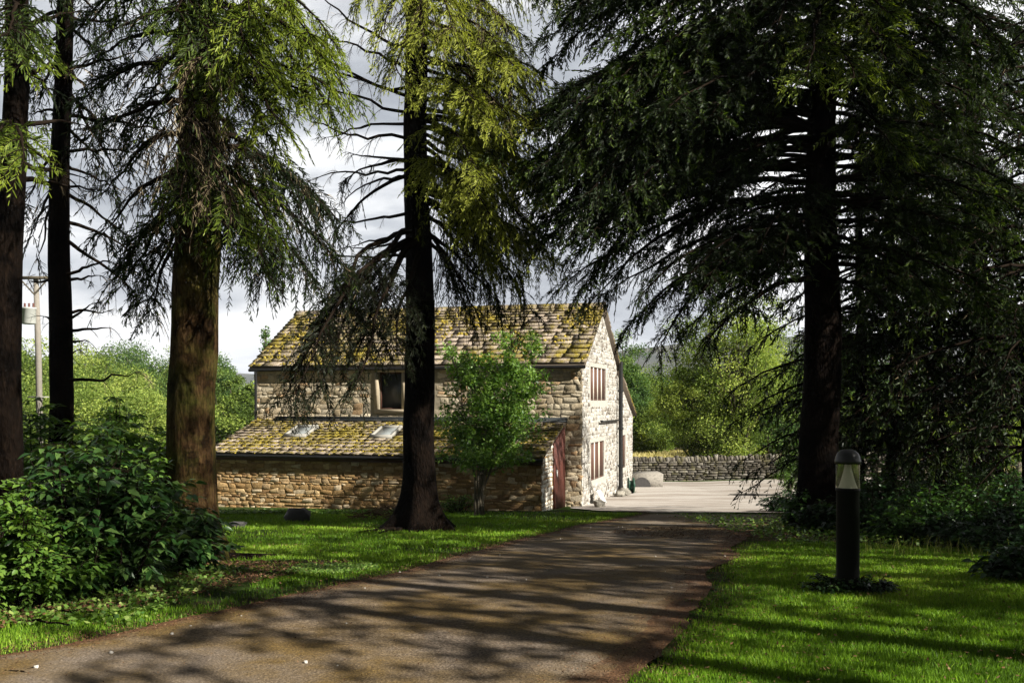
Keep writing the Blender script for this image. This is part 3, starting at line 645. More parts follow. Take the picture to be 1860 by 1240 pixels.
P, F_ = lathe(bx, by, [(.0, hb(842)), (.106, hb(842)), (.108, hb(836)), (.102, hb(834)), (.100, hb(829)), (.086, hb(823)), (.062, hb(818)), (.03, hb(816)), (.0, hb(815.5))], 40); mk('cap', P, F_, M['black_iron'], bol, True)

# ------------------------------------------------------------------ utility pole
D = 40.; q = W(72, 800, D); pz = float(gz(q[0], q[1])); 
pole = thing('utility_pole', (q[0], q[1], pz), 'weathered wooden power pole with grey transformer beyond the left-hand trunks', 'power pole')
a_ = Acc(); a_.add(*tubes(np.array([[q[0]+.06, D, pz], [q[0]-.05, D, W(0, 640, D)[2]], [q[0]-.15, D, W(0, 502, D)[2]]]), [.14, .12, .10], 12, True)); a_.build('pole', M['pole_wood'], pole, True)
zc = W(0, 508, D)[2]; xq = q[0]-.15
a_ = Acc(); a_.add(*boxmm((xq-.75, D-.2, zc), (xq+.9, D-.1, zc+.12))); a_.build('cross_arm', M['twig_grey'], pole)
for sgn in (-1, 1):
    a_ = Acc(); a_.add(*tubes(np.array([[xq, D-.15, zc-.6], [xq+sgn*.55, D-.15, zc]]), [.03, .03], 6)); a_.build('brace', M['twig_grey'], pole)
a_ = Acc(); zt = W(0, 590, D)[2]; P, F_ = lathe(xq-.08, D-.4, [(.0, zt), (.24, zt), (.26, zt+.04), (.26, zt+.58), (.28, zt+.6), (.28, zt+.66), (.0, zt+.68)], 20); mk('transformer', P, F_, M['trafo'], pole, True)
a_ = Acc()
for i in range(3):
    P, F_ = lathe(xq-.25+.17*i, D-.4, [(.0, zt+.66), (.04, zt+.66), (.05, zt+.72), (.03, zt+.75), (.05, zt+.8), (.02, zt+.84), (.0, zt+.84)], 8); a_.add(P, F_)
a_.build('insulators', M['red_door'], pole)
a_ = Acc(); z2 = W(0, 722, D)[2]; a_.add(*boxmm((q[0]-.4, D-.2, z2), (q[0]+.45, D-.14, z2+.05))); a_.build('lower_bracket', M['skyframe'], pole)
a_ = Acc()
for i in range(3):
    p0 = np.array([xq-.7+.75*i, D-.15, zc+.2]); p1 = p0+np.array([-26, 20, 1.0]); t = np.linspace(0, 1, 14)[:, None]; P = p0+(p1-p0)*t; P[:, 2] -= 1.2*4*t[:, 0]*(1-t[:, 0]); a_.add(*tubes(P, np.full(14, .012), 4))
tag(a_.build('power_lines', M['wire']), 'three thin power lines running off the pole to the left', 'power lines')
# ------------------------------------------------------------------ spruce generator
DOWN = np.array([0, 0, -1.])
class Crown:
    def __init__(s): s.bark = Acc(); s.fol = Acc(); s.dead = Acc()
def twig_quads(acc, p, d, ln, wd, rng, a, cross=True):
    n = len(p)
    if n == 0: return
    r = nrm(rng.normal(size=(n, 3))); s1 = nrm(np.cross(d, r))*wd[:, None]/2; s2 = nrm(np.cross(d, s1))*wd[:, None]/2
    l_ = ln[:, None]
    for s_ in ((s1, s2) if cross else (s1,)):
        V = np.stack([p+s_*.35, p+d*l_*.18+s_, p+d*l_*.82+s_*.8, p+d*l_, p+d*l_*.8-s_*.8, p+d*l_*.16-s_], 1)
        acc.add(V.reshape(-1, 3), np.arange(n*6).reshape(n, 6), a)
def branch(C, rng, p0, p1, arch=.1, r0=.035, fol=1., hang=.5, det=1., tip=0., start=.22, v=.35, spread=.3, dead=0., tw=1., bare_tw=.0):
    """p0 trunk, p1 tip. Primary limb with side branchlets that hang, each set with needle twigs"""
    p0 = np.array(p0, float); p1 = np.array(p1, float); n = 11; t = np.linspace(0, 1, n)[:, None]; L = np.linalg.norm(p1-p0)
    P = p0+(p1-p0)*t; P[:, 2] += arch*L*4*(t*(1-t))[:, 0]
    wv = np.cumsum(rng.normal(size=(n, 3)), 0)*L*(.010 if fol > 0 else .017); wv -= wv[0]; P = P+wv
    R = r0*(1-t[:, 0])**.8+.005
    C.bark.add(*tubes(P, R, 5 if det < 1.6 else 3))
    if fol <= 0 and bare_tw <= 0: return
    m = max(4, int(L*(1-start)/(.085*det)*max(fol, bare_tw)*2))
    ts = start+(1-start)*rng.rand(m)**.85; ts[:3] = 1.
    fi = ts*(n-1); i0 = np.minimum(fi.astype(int), n-2); fr = (fi-i0)[:, None]
    Q = P[i0]*(1-fr)+P[i0+1]*fr; T = nrm(P[i0+1]-P[i0]); sd = nrm(np.cross(T, np.array([0, 0, 1.])))
    sg = np.where(rng.rand(m) < .5, -1, 1)[:, None]
    d0 = nrm(sd*sg*rng.uniform(.4, 1., (m, 1))+T*rng.uniform(.35, .9, (m, 1))+rng.normal(size=(m, 3))*.22)
    l2 = (L*spread*(1.05-.75*ts)*rng.uniform(.5, 1.15, m)+.16)*1.; l2 = np.clip(l2, .12, 1.4)
    k = 6; s = np.linspace(0, 1, k)[None, :, None]
    hg = hang*rng.uniform(.5, 1.4, (m, 1, 1))
    S = Q[:, None]+d0[:, None]*l2[:, None, None]*s*(1-.25*s*hg)+DOWN*l2[:, None, None]*hg*s**1.7
    if det < 1.8: C.bark.add(*tubes(S, np.linspace(.0065, .003, k)[None]*np.ones((m, 1))*(1+.4*(det-1)), 3))
    if fol <= 0:
        bare = True
    cnt = np.maximum(3, (l2/((.019 if det < 1.5 else .030)*det)).astype(int)); idx = np.repeat(np.arange(m), cnt); N_ = len(idx)
    u = rng.rand(N_)**.8; st = np.concatenate([[0], np.cumsum(cnt)[:-1]]); u[st] = .98
    fi = u*(k-1); i0 = np.minimum(fi.astype(int), k-2); fr = (fi-i0)[:, None]
    Pt = S[idx, i0]*(1-fr)+S[idx, i0+1]*fr; Tt = nrm(S[idx, i0+1]-S[idx, i0])
    pn = nrm(rng.normal(size=(m, 3))*.6+np.array([0, 0, .6]))[idx]; pr_ = nrm(np.cross(Tt, pn))*np.where(rng.rand(N_) < .5, -1, 1)[:, None]
    d = nrm(Tt*.8+pr_*rng.uniform(.45, .9, (N_, 1))+DOWN*.22*hang+rng.normal(size=(N_, 3))*.1); d[st] = Tt[st]
    ln = rng.uniform(.045, .125, N_)*(1.25-.5*u)*det**.5; wd = rng.uniform(.007, .0135, N_)*det**.8*tw
    if det >= 1.5: wd = wd*1.4; ln = ln*1.15
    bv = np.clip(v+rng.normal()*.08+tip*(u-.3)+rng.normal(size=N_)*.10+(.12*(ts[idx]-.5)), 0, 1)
    if dead > 0:
        dm = rng.rand(m)[idx] < dead
        twig_quads(C.dead, Pt[dm], d[dm], ln[dm]*1.1, wd[dm]*.28, rng, np.clip(rng.rand(dm.sum()), 0, 1), False)
        Pt, d, ln, wd, bv = [q[~dm] for q in (Pt, d, ln, wd, bv)]
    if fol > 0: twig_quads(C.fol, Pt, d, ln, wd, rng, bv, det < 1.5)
def trunk_mesh(base, lean, H, r, rng, flare=1.8, seed=0, bumps=.05, k=28, roots=5):
    """r = radius at about breast height; base flares into root buttresses"""
    zs_ = np.concatenate([np.array([-.35, -.1, 0, .08, .18, .3, .45, .65, .9, 1.2]), np.arange(1.6, H, .35)])
    ph = np.arange(k)*2*PI/k; V = []
    a0 = rng.rand()*6
    for z in zs_:
        rr = r*(1-.82*max(z-1, 0)/H)
        fl_ = (flare-1)*math.exp(-max(z, 0)/.33)
        lob = 1+fl_*(.55+.75*np.maximum(0, np.cos(roots*ph/1.0+a0+.6*np.sin(ph*2+a0)))**1.2)
        bm = 1+bumps*(np.sin(ph*3+z*1.9+a0)*.5+np.sin(ph*2-z*1.1+a0*2)*.6+.5*np.sin(z*4.7+ph+a0))+rng.normal(size=k)*.012
        R_ = rr*lob*bm
        cx_ = base[0]+lean[0]*z+.03*math.sin(z*1.3+a0); cy_ = base[1]+lean[1]*z
        V.append(np.stack([cx_+R_*np.cos(ph), cy_+R_*np.sin(ph), np.full(k, base[2]+z)], 1))
    V = np.concatenate(V); I = np.arange(len(V)).reshape(len(zs_), k)
    F = np.stack([I[:-1], np.roll(I[:-1], -1, 1), np.roll(I[1:], -1, 1), I[1:]], -1).reshape(-1, 4); return V, F
def spruce(label, base, H, r, seed, lean=(0, 0), barkm='bark_dark', whorls=(2.5, None), blen=3.2, fol=1., det=1., hang=.6, extra=None, flare=1.8, needle='needle', v=.35, tip=.3, step=.42, nper=5, group=None, skip=None, lowdet=2.6, ztop=8., droop=.35, bare=(None, None), name='spruce_tree', dead=.04, bumps=.05, tw=1.):
    rng = np.random.RandomState(seed); C = Crown()
    t = thing(name, tuple(base), label, 'tree', group)
    V, F = trunk_mesh(base, lean, H, r, rng, flare, bumps=bumps); mk('trunk', V, F, M[barkm], t, True)
    z = whorls[0]; top = whorls[1] or H-.4
    while z < top:
        hi = base[2]+z > ztop
        dt = lowdet if hi else det
        Lz = blen*min(1., (H-z)/(H*.62))*(.75 if z < whorls[0]+.8 else 1)+.3
        k = nper if not hi else max(3, nper-1); a0 = rng.rand()*2*PI
        for i in range(k):
            az = a0+i*2*PI/k+rng.uniform(-.35, .35); L = Lz*rng.uniform(.65, 1.12); zz_ = z+rng.uniform(-.2, .2)
            p0 = np.array([base[0]+lean[0]*zz_, base[1]+lean[1]*zz_, base[2]+zz_]); d_ = droop*rng.uniform(.5, 1.4)*(1 if not hi else .7)
            p1 = p0+np.array([math.cos(az)*L, math.sin(az)*L, -d_*L])
            if skip is not None and skip(p0, p1): continue
            ff = fol*rng.uniform(.7, 1.15)
            if bare[0] is not None and zz_ < bare[0]: ff = 0. if rng.rand() < bare[1] else ff*.5
            branch(C, rng, p0, p1, arch=.08, r0=.018+.009*L, fol=ff, hang=hang, det=dt, v=v, tip=tip, dead=dead if not hi else 0, tw=tw)
        z += step*(1 if not hi else 1.5)
    if extra: extra(C, rng, t)
    cr = C.fol.build('crown', M[needle], t) if C.fol.n else None
    if C.bark.n: C.bark.build('branches', M['twig'], t)
    if C.dead.n: C.dead.build('dead_twigs', M['deadtwig'], t)
    return t
def at(base, lean, px_y, D):   # point on a trunk axis at photo row
    z = EYE-(px_y-HY)/FPX*D; h = z-base[2]; return np.array([base[0]+lean[0]*h, base[1]+lean[1]*h, z])

def pix(p): return CX+FPX*p[0]/p[1], HY+FPX*(EYE-p[2])/p[1]

# --- T1: big brown trunk, x~350, depth 11
b1 = np.array([-3.60, 11.2, float(gz(-3.6, 11.2))])
l1 = (.012, .0)
def ex1(C, rng, t):
    A = lambda y: at(b1, l1, y, 11.2)
    # low skirt over the trunk, towards the camera and right; sunlit boughs painted with lighter needles
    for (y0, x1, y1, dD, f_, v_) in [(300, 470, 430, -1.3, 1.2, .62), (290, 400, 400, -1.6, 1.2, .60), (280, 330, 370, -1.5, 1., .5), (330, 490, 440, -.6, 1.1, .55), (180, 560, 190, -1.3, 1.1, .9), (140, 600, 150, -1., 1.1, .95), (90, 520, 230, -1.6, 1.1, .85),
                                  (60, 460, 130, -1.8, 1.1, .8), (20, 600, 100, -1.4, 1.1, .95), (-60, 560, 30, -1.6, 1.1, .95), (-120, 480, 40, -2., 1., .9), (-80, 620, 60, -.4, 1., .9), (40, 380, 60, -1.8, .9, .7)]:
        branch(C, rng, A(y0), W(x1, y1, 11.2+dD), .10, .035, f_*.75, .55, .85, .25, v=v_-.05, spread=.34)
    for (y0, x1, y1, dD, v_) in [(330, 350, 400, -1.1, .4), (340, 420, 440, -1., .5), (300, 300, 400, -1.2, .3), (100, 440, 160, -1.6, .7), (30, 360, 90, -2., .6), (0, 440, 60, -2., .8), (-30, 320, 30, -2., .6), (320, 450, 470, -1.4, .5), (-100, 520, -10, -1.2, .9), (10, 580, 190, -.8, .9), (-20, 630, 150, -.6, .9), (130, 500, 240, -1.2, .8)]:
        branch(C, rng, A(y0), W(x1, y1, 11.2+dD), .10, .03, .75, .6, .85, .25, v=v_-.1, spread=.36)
    # dark mass to the right and behind
    for (y0, x1, y1, dD) in [(300, 600, 480, 2.2), (350, 560, 500, 1.6), (380, 520, 470, .8), (260, 640, 400, 2.6), (330, 480, 500, 2.4), (240, 560, 360, 2.8), (200, 470, 330, 2.5)]:
        branch(C, rng, A(y0), W(x1, y1, 11.2+dD), .09, .04, 1.2, .85, 1., .1, v=.22, spread=.36, dead=.12)
    # left side
    for (y0, x1, y1, dD) in [(60, 180, 120, 1.), (120, 150, 180, 1.8), (180, 170, 260, 1.2), (240, 190, 350, 1.6), (300, 200, 420, 1.2), (330, 230, 480, .8), (360, 250, 520, 1.6), (20, 210, 60, .2), (-40, 160, 60, 2), (90, 230, 200, 2.6), (150, 240, 260, 2.), (350, 200, 560, 2.2), (390, 260, 560, 1.)]:
        branch(C, rng, A(y0), W(x1, y1, 11.2+dD), .08, .035, .7, .75, 1., .1, v=.2, spread=.36, dead=.15)
    # dead tan twigs hanging in front of the trunk
    for (y0, x1, y1, dD) in [(190, 330, 270, -1.7), (170, 300, 240, -1.6), (120, 350, 200, -1.9), (210, 400, 300, -1.6), (60, 380, 90, -2.), (200, 360, 290, -1.8)]:
        branch(C, rng, A(y0), W(x1, y1, 11.2+dD), .03, .016, .55, 1.1, 1., 0, v=.5, spread=.5, dead=.93, start=.3)
spruce('thick brown mottled trunk of the spruce left of the barn, rising from the leafy shrub', b1, 16, .275, 1, l1, 'bark_brown', (7.4, None), 3.0, 1., 1.0, .7, ex1, 1.9, v=.5, tip=.3, ztop=7.2, lowdet=2.4, bumps=.07)
# --- T2: dark trunk x~765, depth 17
b2 = G(766, 962); l2_ = (-.013, .0)
def ex2(C, rng, t):
    D = b2[1]; A = lambda y: at(b2, l2_, y, D)
    # bare limbs on the left
    for (y0, x1, y1, dD, arch) in [(205, 560, 150, .5, -.05), (250, 540, 205, -.4, -.06), (180, 520, 110, .8, -.04), (290, 620, 280, .3, .0), (150, 500, 60, -.8, -.06), (235, 600, 240, .8, .02), (320, 620, 370, .6, .10), (385, 600, 400, -.6, .03), (440, 620, 455, .4, .03), (465, 610, 468, .8, 0), (410, 630, 440, .4, -.04), (130, 560, 40, .3, -.04), (90, 540, -20, 0, -.04), (300, 560, 330, 1., .02)]:
        branch(C, rng, A(y0), W(x1, y1, D+dD), arch, .03, 0., .7, 1., 0, bare_tw=.35, spread=.26, dead=1.)
    for (y0, x1, y1, dD, f_, hg) in [(315, 610, 420, -.3, .9, 1.2), (300, 625, 330, .2, .8, 1.3), (420, 655, 560, .6, 1.1, .8)]:
        branch(C, rng, A(y0), W(x1, y1, D+dD), .12, .04, f_, hg, 1., 0, v=.2, start=.55, spread=.32)
    # big drooping bough in front of the barn roof
    for (y0, x1, y1, dD, sp, ar) in [(415, 590, 700, -2.5, .5, .16), (430, 530, 690, -2.8, .5, .13), (440, 650, 640, -2., .55, .12), (420, 560, 620, -2.4, .5, .16), (450, 700, 640, -2.2, .6, .05), (440, 600, 590, -1.6, .55, .12), (430, 640, 690, -2.6, .5, .10), (450, 560, 730, -3., .45, .12)]:
        branch(C, rng, A(y0), W(x1, y1, D+dD), ar, .05, 1.0, .65, 1., 0, v=.22, start=.35, spread=sp*.55)
    # right side, hanging; sunlight put into the lighter needle colour
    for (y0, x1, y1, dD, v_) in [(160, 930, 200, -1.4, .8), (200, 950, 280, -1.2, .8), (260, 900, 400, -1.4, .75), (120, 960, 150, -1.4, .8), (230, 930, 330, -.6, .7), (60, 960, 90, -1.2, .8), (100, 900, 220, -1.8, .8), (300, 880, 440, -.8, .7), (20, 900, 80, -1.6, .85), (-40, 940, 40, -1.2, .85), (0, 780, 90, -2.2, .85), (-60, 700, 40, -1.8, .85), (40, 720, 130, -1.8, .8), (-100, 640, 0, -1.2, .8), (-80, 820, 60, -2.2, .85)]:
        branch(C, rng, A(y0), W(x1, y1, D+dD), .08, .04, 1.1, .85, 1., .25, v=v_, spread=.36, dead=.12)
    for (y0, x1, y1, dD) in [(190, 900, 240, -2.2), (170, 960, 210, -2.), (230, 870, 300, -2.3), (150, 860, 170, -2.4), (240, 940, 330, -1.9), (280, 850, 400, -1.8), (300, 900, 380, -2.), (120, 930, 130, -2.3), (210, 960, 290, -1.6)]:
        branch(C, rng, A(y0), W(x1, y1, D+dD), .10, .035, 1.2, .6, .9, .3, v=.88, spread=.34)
    for i in range(26):
        y0 = rng.uniform(-120, 400); x1 = rng.uniform(850, 1010); sl_ = y0 < 260
        branch(C, rng, A(y0), W(x1, y0+rng.uniform(40, 150), D+rng.uniform(-1.8, 1.8)), .08, .035, 1.1, .9, 1., .25, v=rng.uniform(.3, .85), spread=.34, dead=.12)
    for (y0, x1, y1, dD) in [(330, 930, 500, .6), (300, 980, 470, 1.4), (380, 900, 540, .4), (400, 860, 560, -.6), (350, 960, 560, 1.6), (250, 980, 420, 1.5), (420, 850, 590, .8), (420, 900, 560, 1.8)]:
        branch(C, rng, A(y0), W(x1, y1, D+dD), .09, .04, 1.0, 1., 1.05, .1, v=.3, spread=.36, dead=.1)
spruce('tall dark spruce with flared base standing in front of the middle of the barn', b2, 19, .28, 2, l2_, 'bark_dark', (10.6, None), 3.4, 1., 1.2, .7, ex2, 2.6, v=.5, tip=.3, ztop=8.6, lowdet=2.4, needle='needle_olive')
# --- T3: big right trunk
b3 = np.array([(1490-CX)/FPX*17.2, 17.2, float(gz(5.3, 17.2))]); l3 = (.004, .0)
def ex3(C, rng, t):
    D = b3[1]; A = lambda y: at(b3, l3, y, D)
    # long boughs reaching left towards the barn, hanging low at the tips
    for (y0, x1, y1, dD, ar) in [(380, 1060, 560, -1., .16), (400, 1100, 520, .8, .12), (430, 1200, 640, -1.6, .16), (450, 1160, 560, -.4, .14), (330, 1040, 470, 1., .10), (300, 1080, 420, -1., .10), (480, 1240, 600, .8, .12), (500, 1280, 620, -1.2, .12), (260, 1000, 400, 0., .08), (360, 1020, 500, 1.8, .12), (460, 1310, 560, -2., .1), (440, 1120, 600, .2, .16), (400, 1180, 500, -1.8, .1)]:
        branch(C, rng, A(y0), W(x1, y1, D+dD), ar, .06, 1.05, .6, 1.1, .1, v=.24, spread=.24, start=.25, dead=.05)
    for i in range(150):
        left = rng.rand() < .6; y0 = rng.uniform(-120, 440 if left else 560)
        x1 = rng.uniform(960, 1400) if left else rng.uniform(1560, 1880)
        if left and y0 > 330: x1 = rng.uniform(1080+(y0-330)*1., 1430)
        branch(C, rng, A(y0), W(x1, y0+rng.uniform(30, 130), D+rng.uniform(-2.6, .6)), .10, .04, 1.0, .3, 1.2, .15, v=.3, spread=.27, tw=1.3)
    for i in range(34):
        y0 = rng.uniform(-200, 260); branch(C, rng, A(y0), W(rng.uniform(925, 1150), y0+rng.uniform(60, 300), D+rng.uniform(-2.4, .6)), .11, .045, 1.0, .4, 1.2, .15, v=.3, spread=.22, tw=1.3, start=.3)
    for (y0, x1, y1, dD) in [(20, 1600, 40, -3.), (60, 1640, 90, -2.6), (40, 1500, 120, -3.), (180, 1620, 190, -2.8), (250, 1650, 280, -2.6), (120, 1560, 150, -3.2)]:
        branch(C, rng, A(y0), W(x1, y1, D+dD), .1, .05, 1.1, .4, 1.1, .5, v=.55, spread=.3)
spruce('massive black-looking spruce trunk behind the bollard light with boughs sweeping towards the barn', b3, 17, .34, 3, l3, 'bark_dark', (10.2, None), 3.2, 1., 1.3, .6, ex3, 1.7, v=.3, ztop=9.2, lowdet=2.6)
# --- far right trunk
b4 = np.array([(1795-CX)/FPX*21, 21., float(gz((1795-CX)/FPX*21, 21.))])
def ex4(C, rng, t):
    D = 21.; A = lambda y: at(b4, (-.05, 0), y, D)
    for i in range(105):
        y0 = rng.uniform(-80, 690); x1 = rng.choice([rng.uniform(1530, 1690), rng.uniform(1790, 1920)])
        branch(C, rng, A(y0), W(x1, y0+rng.uniform(20, 130), D+rng.uniform(-3, 2.5)), .06, .04, .95 if y0 < 650 else .5, .6, 1.35, .15, v=.25, spread=.32, tw=1.3)
spruce('spruce at the far right edge, its slanting dark trunk widening into the undergrowth', b4, 12, .33, 4, (-.05, 0), 'bark_dark', (9.5, None), 3.0, 1., 1.4, .6, ex4, 1.8, v=.3, ztop=9.2, lowdet=2.6)
# --- left edge trunk and slim trunk
b5 = np.array([(6-CX)/FPX*10.5, 10.5, float(gz(-5.3, 10.5))])
def ex5(C, rng, t):
    D = 10.5; A = lambda y: at(b5, (.022, 0), y, D)
    for (y0, x1, y1, dD, f_) in [(60, 140, 20, .5, .5), (140, 120, 120, .8, 0), (230, 150, 225, .6, 0), (255, 130, 300, 1., 0), (300, 160, 310, .5, 0), (100, 90, 160, 1., .5), (330, 170, 350, 1., 0), (20, 90, -60, -.3, .8), (-50, 100, -20, 0, .8)]:
        branch(C, rng, A(y0), W(x1, y1, D+dD), .03, .03, f_, .7, 1., 0, v=.25, bare_tw=.3, spread=.4, dead=.0 if f_ else 1.)
    for (y0, x1, y1, dD, v_) in [(240, 20, 300, -1.4, .75), (60, 30, 110, -1.4, .5), (230, -30, 290, -1.4, .7), (20, 10, 60, -1.5, .5)]:
        branch(C, rng, A(y0), W(x1, y1, D+dD), .08, .03, 1.1, .5, .9, .3, v=v_, spread=.34)
spruce('dark trunk cut off by the left edge of the picture', b5, 15, .16, 5, (.022, 0), 'bark_dark', (8.2, None), 2.6, .9, 1.2, .6, ex5, 1.4, v=.3, ztop=7.2, lowdet=2.6)
b6 = np.array([(106-CX)/FPX*13, 13., float(gz(-5.9, 13))])
def ex6(C, rng, t):
    D = 13.; A = lambda y: at(b6, (.008, 0), y, D)
    for (y0, x1, y1, dD, ar) in [(210, 330, 260, .4, .03), (150, 230, 330, 1., -.02), (500, 215, 495, -.3, .02), (510, 180, 500, .4, 0), (590, 165, 560, 0, .02), (600, 195, 590, .2, -.01), (625, 160, 618, .5, 0), (690, 250, 675, -.6, -.03), (575, 195, 572, .5, .02), (655, 150, 640, 0, 0), (300, 220, 345, .6, .03), (280, 240, 270, -.5, .02), (200, 60, 205, .4, 0), (30, 250, 45, .6, -.02), (130, 260, 110, .3, 0), (505, 60, 500, .3, 0), (590, 80, 570, .3, 0)]:
        branch(C, rng, A(y0), W(x1, y1, D+dD), ar, .022, 0., .5, 1., 0, bare_tw=.15, spread=.2, dead=1.)
    for (y0, x1, y1, dD, f_) in [(20, 40, 60, .5, .8), (60, 60, 140, 1., .7), (100, 70, 200, .8, .6), (250, 50, 360, 1., .45), (300, 60, 420, .6, .4), (340, 70, 480, 1., .35), (40, 200, 120, .8, .9), (110, 190, 200, 1.2, .8), (170, 200, 250, 1., .8), (400, 250, 470, .8, .5), (350, 220, 430, 1.2, .6), (430, 260, 560, 1., .5), (220, 190, 300, 1.4, .7), (-30, 180, 30, .5, 1)]:
        branch(C, rng, A(y0), W(x1, y1, D+dD), .05, .025, f_, 1., 1.05, 0, v=.2, spread=.38, dead=.25)
spruce('slim straight dark trunk second from the left, with bare snapped side twigs', b6, 15, .155, 6, (.008, 0), 'bark_dark', (9.8, None), 2.4, .9, 1.2, .6, ex6, 1.5, v=.3, ztop=8., lowdet=2.6)
# --- wood continuing right, behind and outside the frame (they give the shade and the dark mass)
grp = 'spruces of the wood on the right'
spots = [(1622, 21, 'slender dark spruce between the two big right-hand trunks, nearer the left one'), (1705, 20, 'slender dark spruce just left of the far right trunk'), (1868, 18, 'spruce at the picture edge right of the far right trunk'), (1562, 21, 'spruce half hidden just right of the massive trunk')]
for i, (px, D, lb) in enumerate(spots):
    x = (px-CX)/FPX*D; b_ = np.array([x, D, float(gz(x, D))])
    spruce(lb, b_, 9.5+i*.3, .12, 20+i, (0, 0), 'bark_dark', (1.5, None), 2.5, .8, 1.6, .6, None, 1.4, v=.22, step=.42, ztop=9.5, lowdet=3., group=grp, tw=1.3)
off = [(8.4, 2.6, 15, 8.5, 'between the nearest ones'), (9.3, .6, 14, 7.4, 'nearest'), (12.5, 2.0, 16, 7., 'behind the nearest'), (11.2, 4.4, 16, 7, 'front of the wood'), (9.8, 7.6, 15.5, 6.8, 'opposite the bollard'), (11, 11.4, 15, 3, 'second row'), (13.5, 9.3, 17, 7.5, 'between the rows'), (16, 4.5, 17, 6, 'tall one at the back'), (14.5, 1.0, 13, 7.5, 'third row'), (15, 7.5, 14, 6.5, 'third row, further on'), (3.5, -10., 15, 3, 'behind the camera'), (-6, -7, 15, 3, 'behind the camera, left'), (-12, 1, 15, 3, 'left of the camera'), (-14, 8, 14, 3, 'left beyond the shrubs')]
for i, (x, y, H_, cs_, lb) in enumerate(off):
    b_ = np.array([x, y, float(gz(x, y))])
    spruce('spruce outside the photograph, '+lb, b_, H_, .2, 40+i, (0, 0), 'bark_dark', (cs_, None), 2.9, .8, 2.5, .6, None, 1.5, v=.3, step=.5, ztop=2, nper=8 if x > 0 else 6, lowdet=2.6, group="spruces outside the picture", tw=3.)
# ------------------------------------------------------------------ broadleaf trees and shrubs
def leafcloud(acc, P, rng, size, v, up=.5, asp=.6):
    n = len(P)
    nr = nrm(rng.normal(size=(n, 3))+np.array([0, 0, up])); d = nrm(np.cross(nr, rng.normal(size=(n, 3)))); s = np.cross(nr, d)
    sz = size*rng.uniform(.6, 1.3, n)[:, None]
    V = np.stack([P-d*sz*.5, P+s*sz*asp*.5-nr*sz*.08, P+d*sz*.5, P-s*sz*asp*.5-nr*sz*.08], 1)
    acc.add(V.reshape(-1, 3), np.arange(n*4).reshape(n, 4), v)
def broadleaf(name, label, base, H, rx, seed, leafm, nclump=60, per=160, size=.14, zb=.25, group=None, v=(.3, .8), ry=None, cl=None, gappy=.0, bark_='twig_grey', shape=.5, cat='tree'):
    rng = np.random.RandomState(seed); t = thing(name, tuple(base), label, cat, group); base = np.array(base); ry = ry or rx
    tk = Acc(); zc = H*(zb+(1-zb)*.5); hz = H*(1-zb)*.5; r = .02*H+.03
    top = base+np.array([rng.uniform(-.3, .3), rng.uniform(-.3, .3), H*.8])
    tt_ = np.linspace(0, 1, 8)[:, None]; Pp = base+(top-base)*tt_; Pp[0, 2] -= .2
    tk.add(*tubes(Pp, r*(1-.85*tt_[:, 0]), 8))
    # clumps: random points biased to the shell of an uneven ellipsoid
    d = nrm(rng.normal(size=(nclump, 3))); rad = rng.uniform(.35, 1, nclump)**.6*(1+.22*np.sin(3*np.arctan2(d[:, 1], d[:, 0])+seed)+.12*rng.normal(size=nclump))
    taper = 1-shape*np.clip(d[:, 2], 0, 1)*.3
    C_ = base+np.array([0, 0, zc])+d*np.stack([rx*taper, ry*taper, np.full(nclump, hz)], 1)*rad[:, None]*.88
    C_ = C_[C_[:, 2] > base[2]+H*.06]; lf = Acc(); cs = cl or (rx*.21); tone = rng.uniform(-.2, .15)
    for c_ in C_:
        i = min(6, int(rng.uniform(.15, .8)*8)); p0 = Pp[i]; md = (p0+c_)/2+np.array([0, 0, -.1*H*rng.rand()])
        tk.add(*tubes(np.array([p0, md, c_]), [r*.35, r*.2, r*.08], 4))
        n = int(per*rng.uniform(.6, 1.4)); q = nrm(rng.normal(size=(n, 3)))*(rng.rand(n, 1)**.45)*cs*rng.uniform(.7, 1.3)*np.array([1.15, 1.15, .75])
        vv = np.clip(tone+rng.uniform(*v)+rng.normal(size=n)*.16, 0, 1); leafcloud(lf, c_+q, rng, size, vv)
    tk.build('trunk', M[bark_], t, True); lf.build('crown', M[leafm], t); return t
g1 = 'broadleaf trees beyond the field on the left'
bgl = [  # px, top row, D, half width, material
 (60, 612, 62, 4.6, 'leaf_far', 'rounded yellow-green tree behind the power pole'),
 (150, 628, 70, 5.4, 'leaf_far', 'broad tree between the slim trunk and the thick brown trunk, left half'),
 (240, 618, 78, 6., 'leaf_far2', 'darker rounded tree immediately left of the thick brown trunk'),
 (130, 700, 48, 4.0, 'leaf_far', 'lower bushy tree in front of the tree line, right of the slim trunk'),
 (230, 690, 50, 3.8, 'leaf_far', 'pale feathery tree low in front, left of the thick brown trunk'),
 (20, 690, 46, 3.4, 'leaf_far', 'yellowish bushy tree between the left-edge trunk and the pole'),
 (400, 655, 70, 2.7, 'leaf_far2', 'small dark round-headed tree between the thick trunk and the barn'),
 (446, 688, 60, 2.1, 'leaf_far', 'lighter tree touching the left end of the barn'),
 (415, 715, 46, 2.4, 'leaf_far', 'pale green bushy tree low beside the left end of the lean-to'),
 (-60, 640, 58, 4.5, 'leaf_far', 'tree mostly hidden behind the left-edge trunk'),
 (320, 640, 80, 5.0, 'leaf_far', 'tree mostly hidden behind the thick brown trunk')]
for i, (px, ty, D, rx, mt, lb) in enumerate(bgl):
    x = (px-CX)/FPX*D; z0 = float(gz(x, D)); H_ = EYE-(ty-HY)/FPX*D-z0
    broadleaf('broadleaf_tree', lb, (x, D, z0), H_, rx, 100+i, mt, int(60+rx*20), 340, .15 if D > 55 else .11, .05, g1, v=(.1, .95) if mt == 'leaf_far' else (.1, .85))
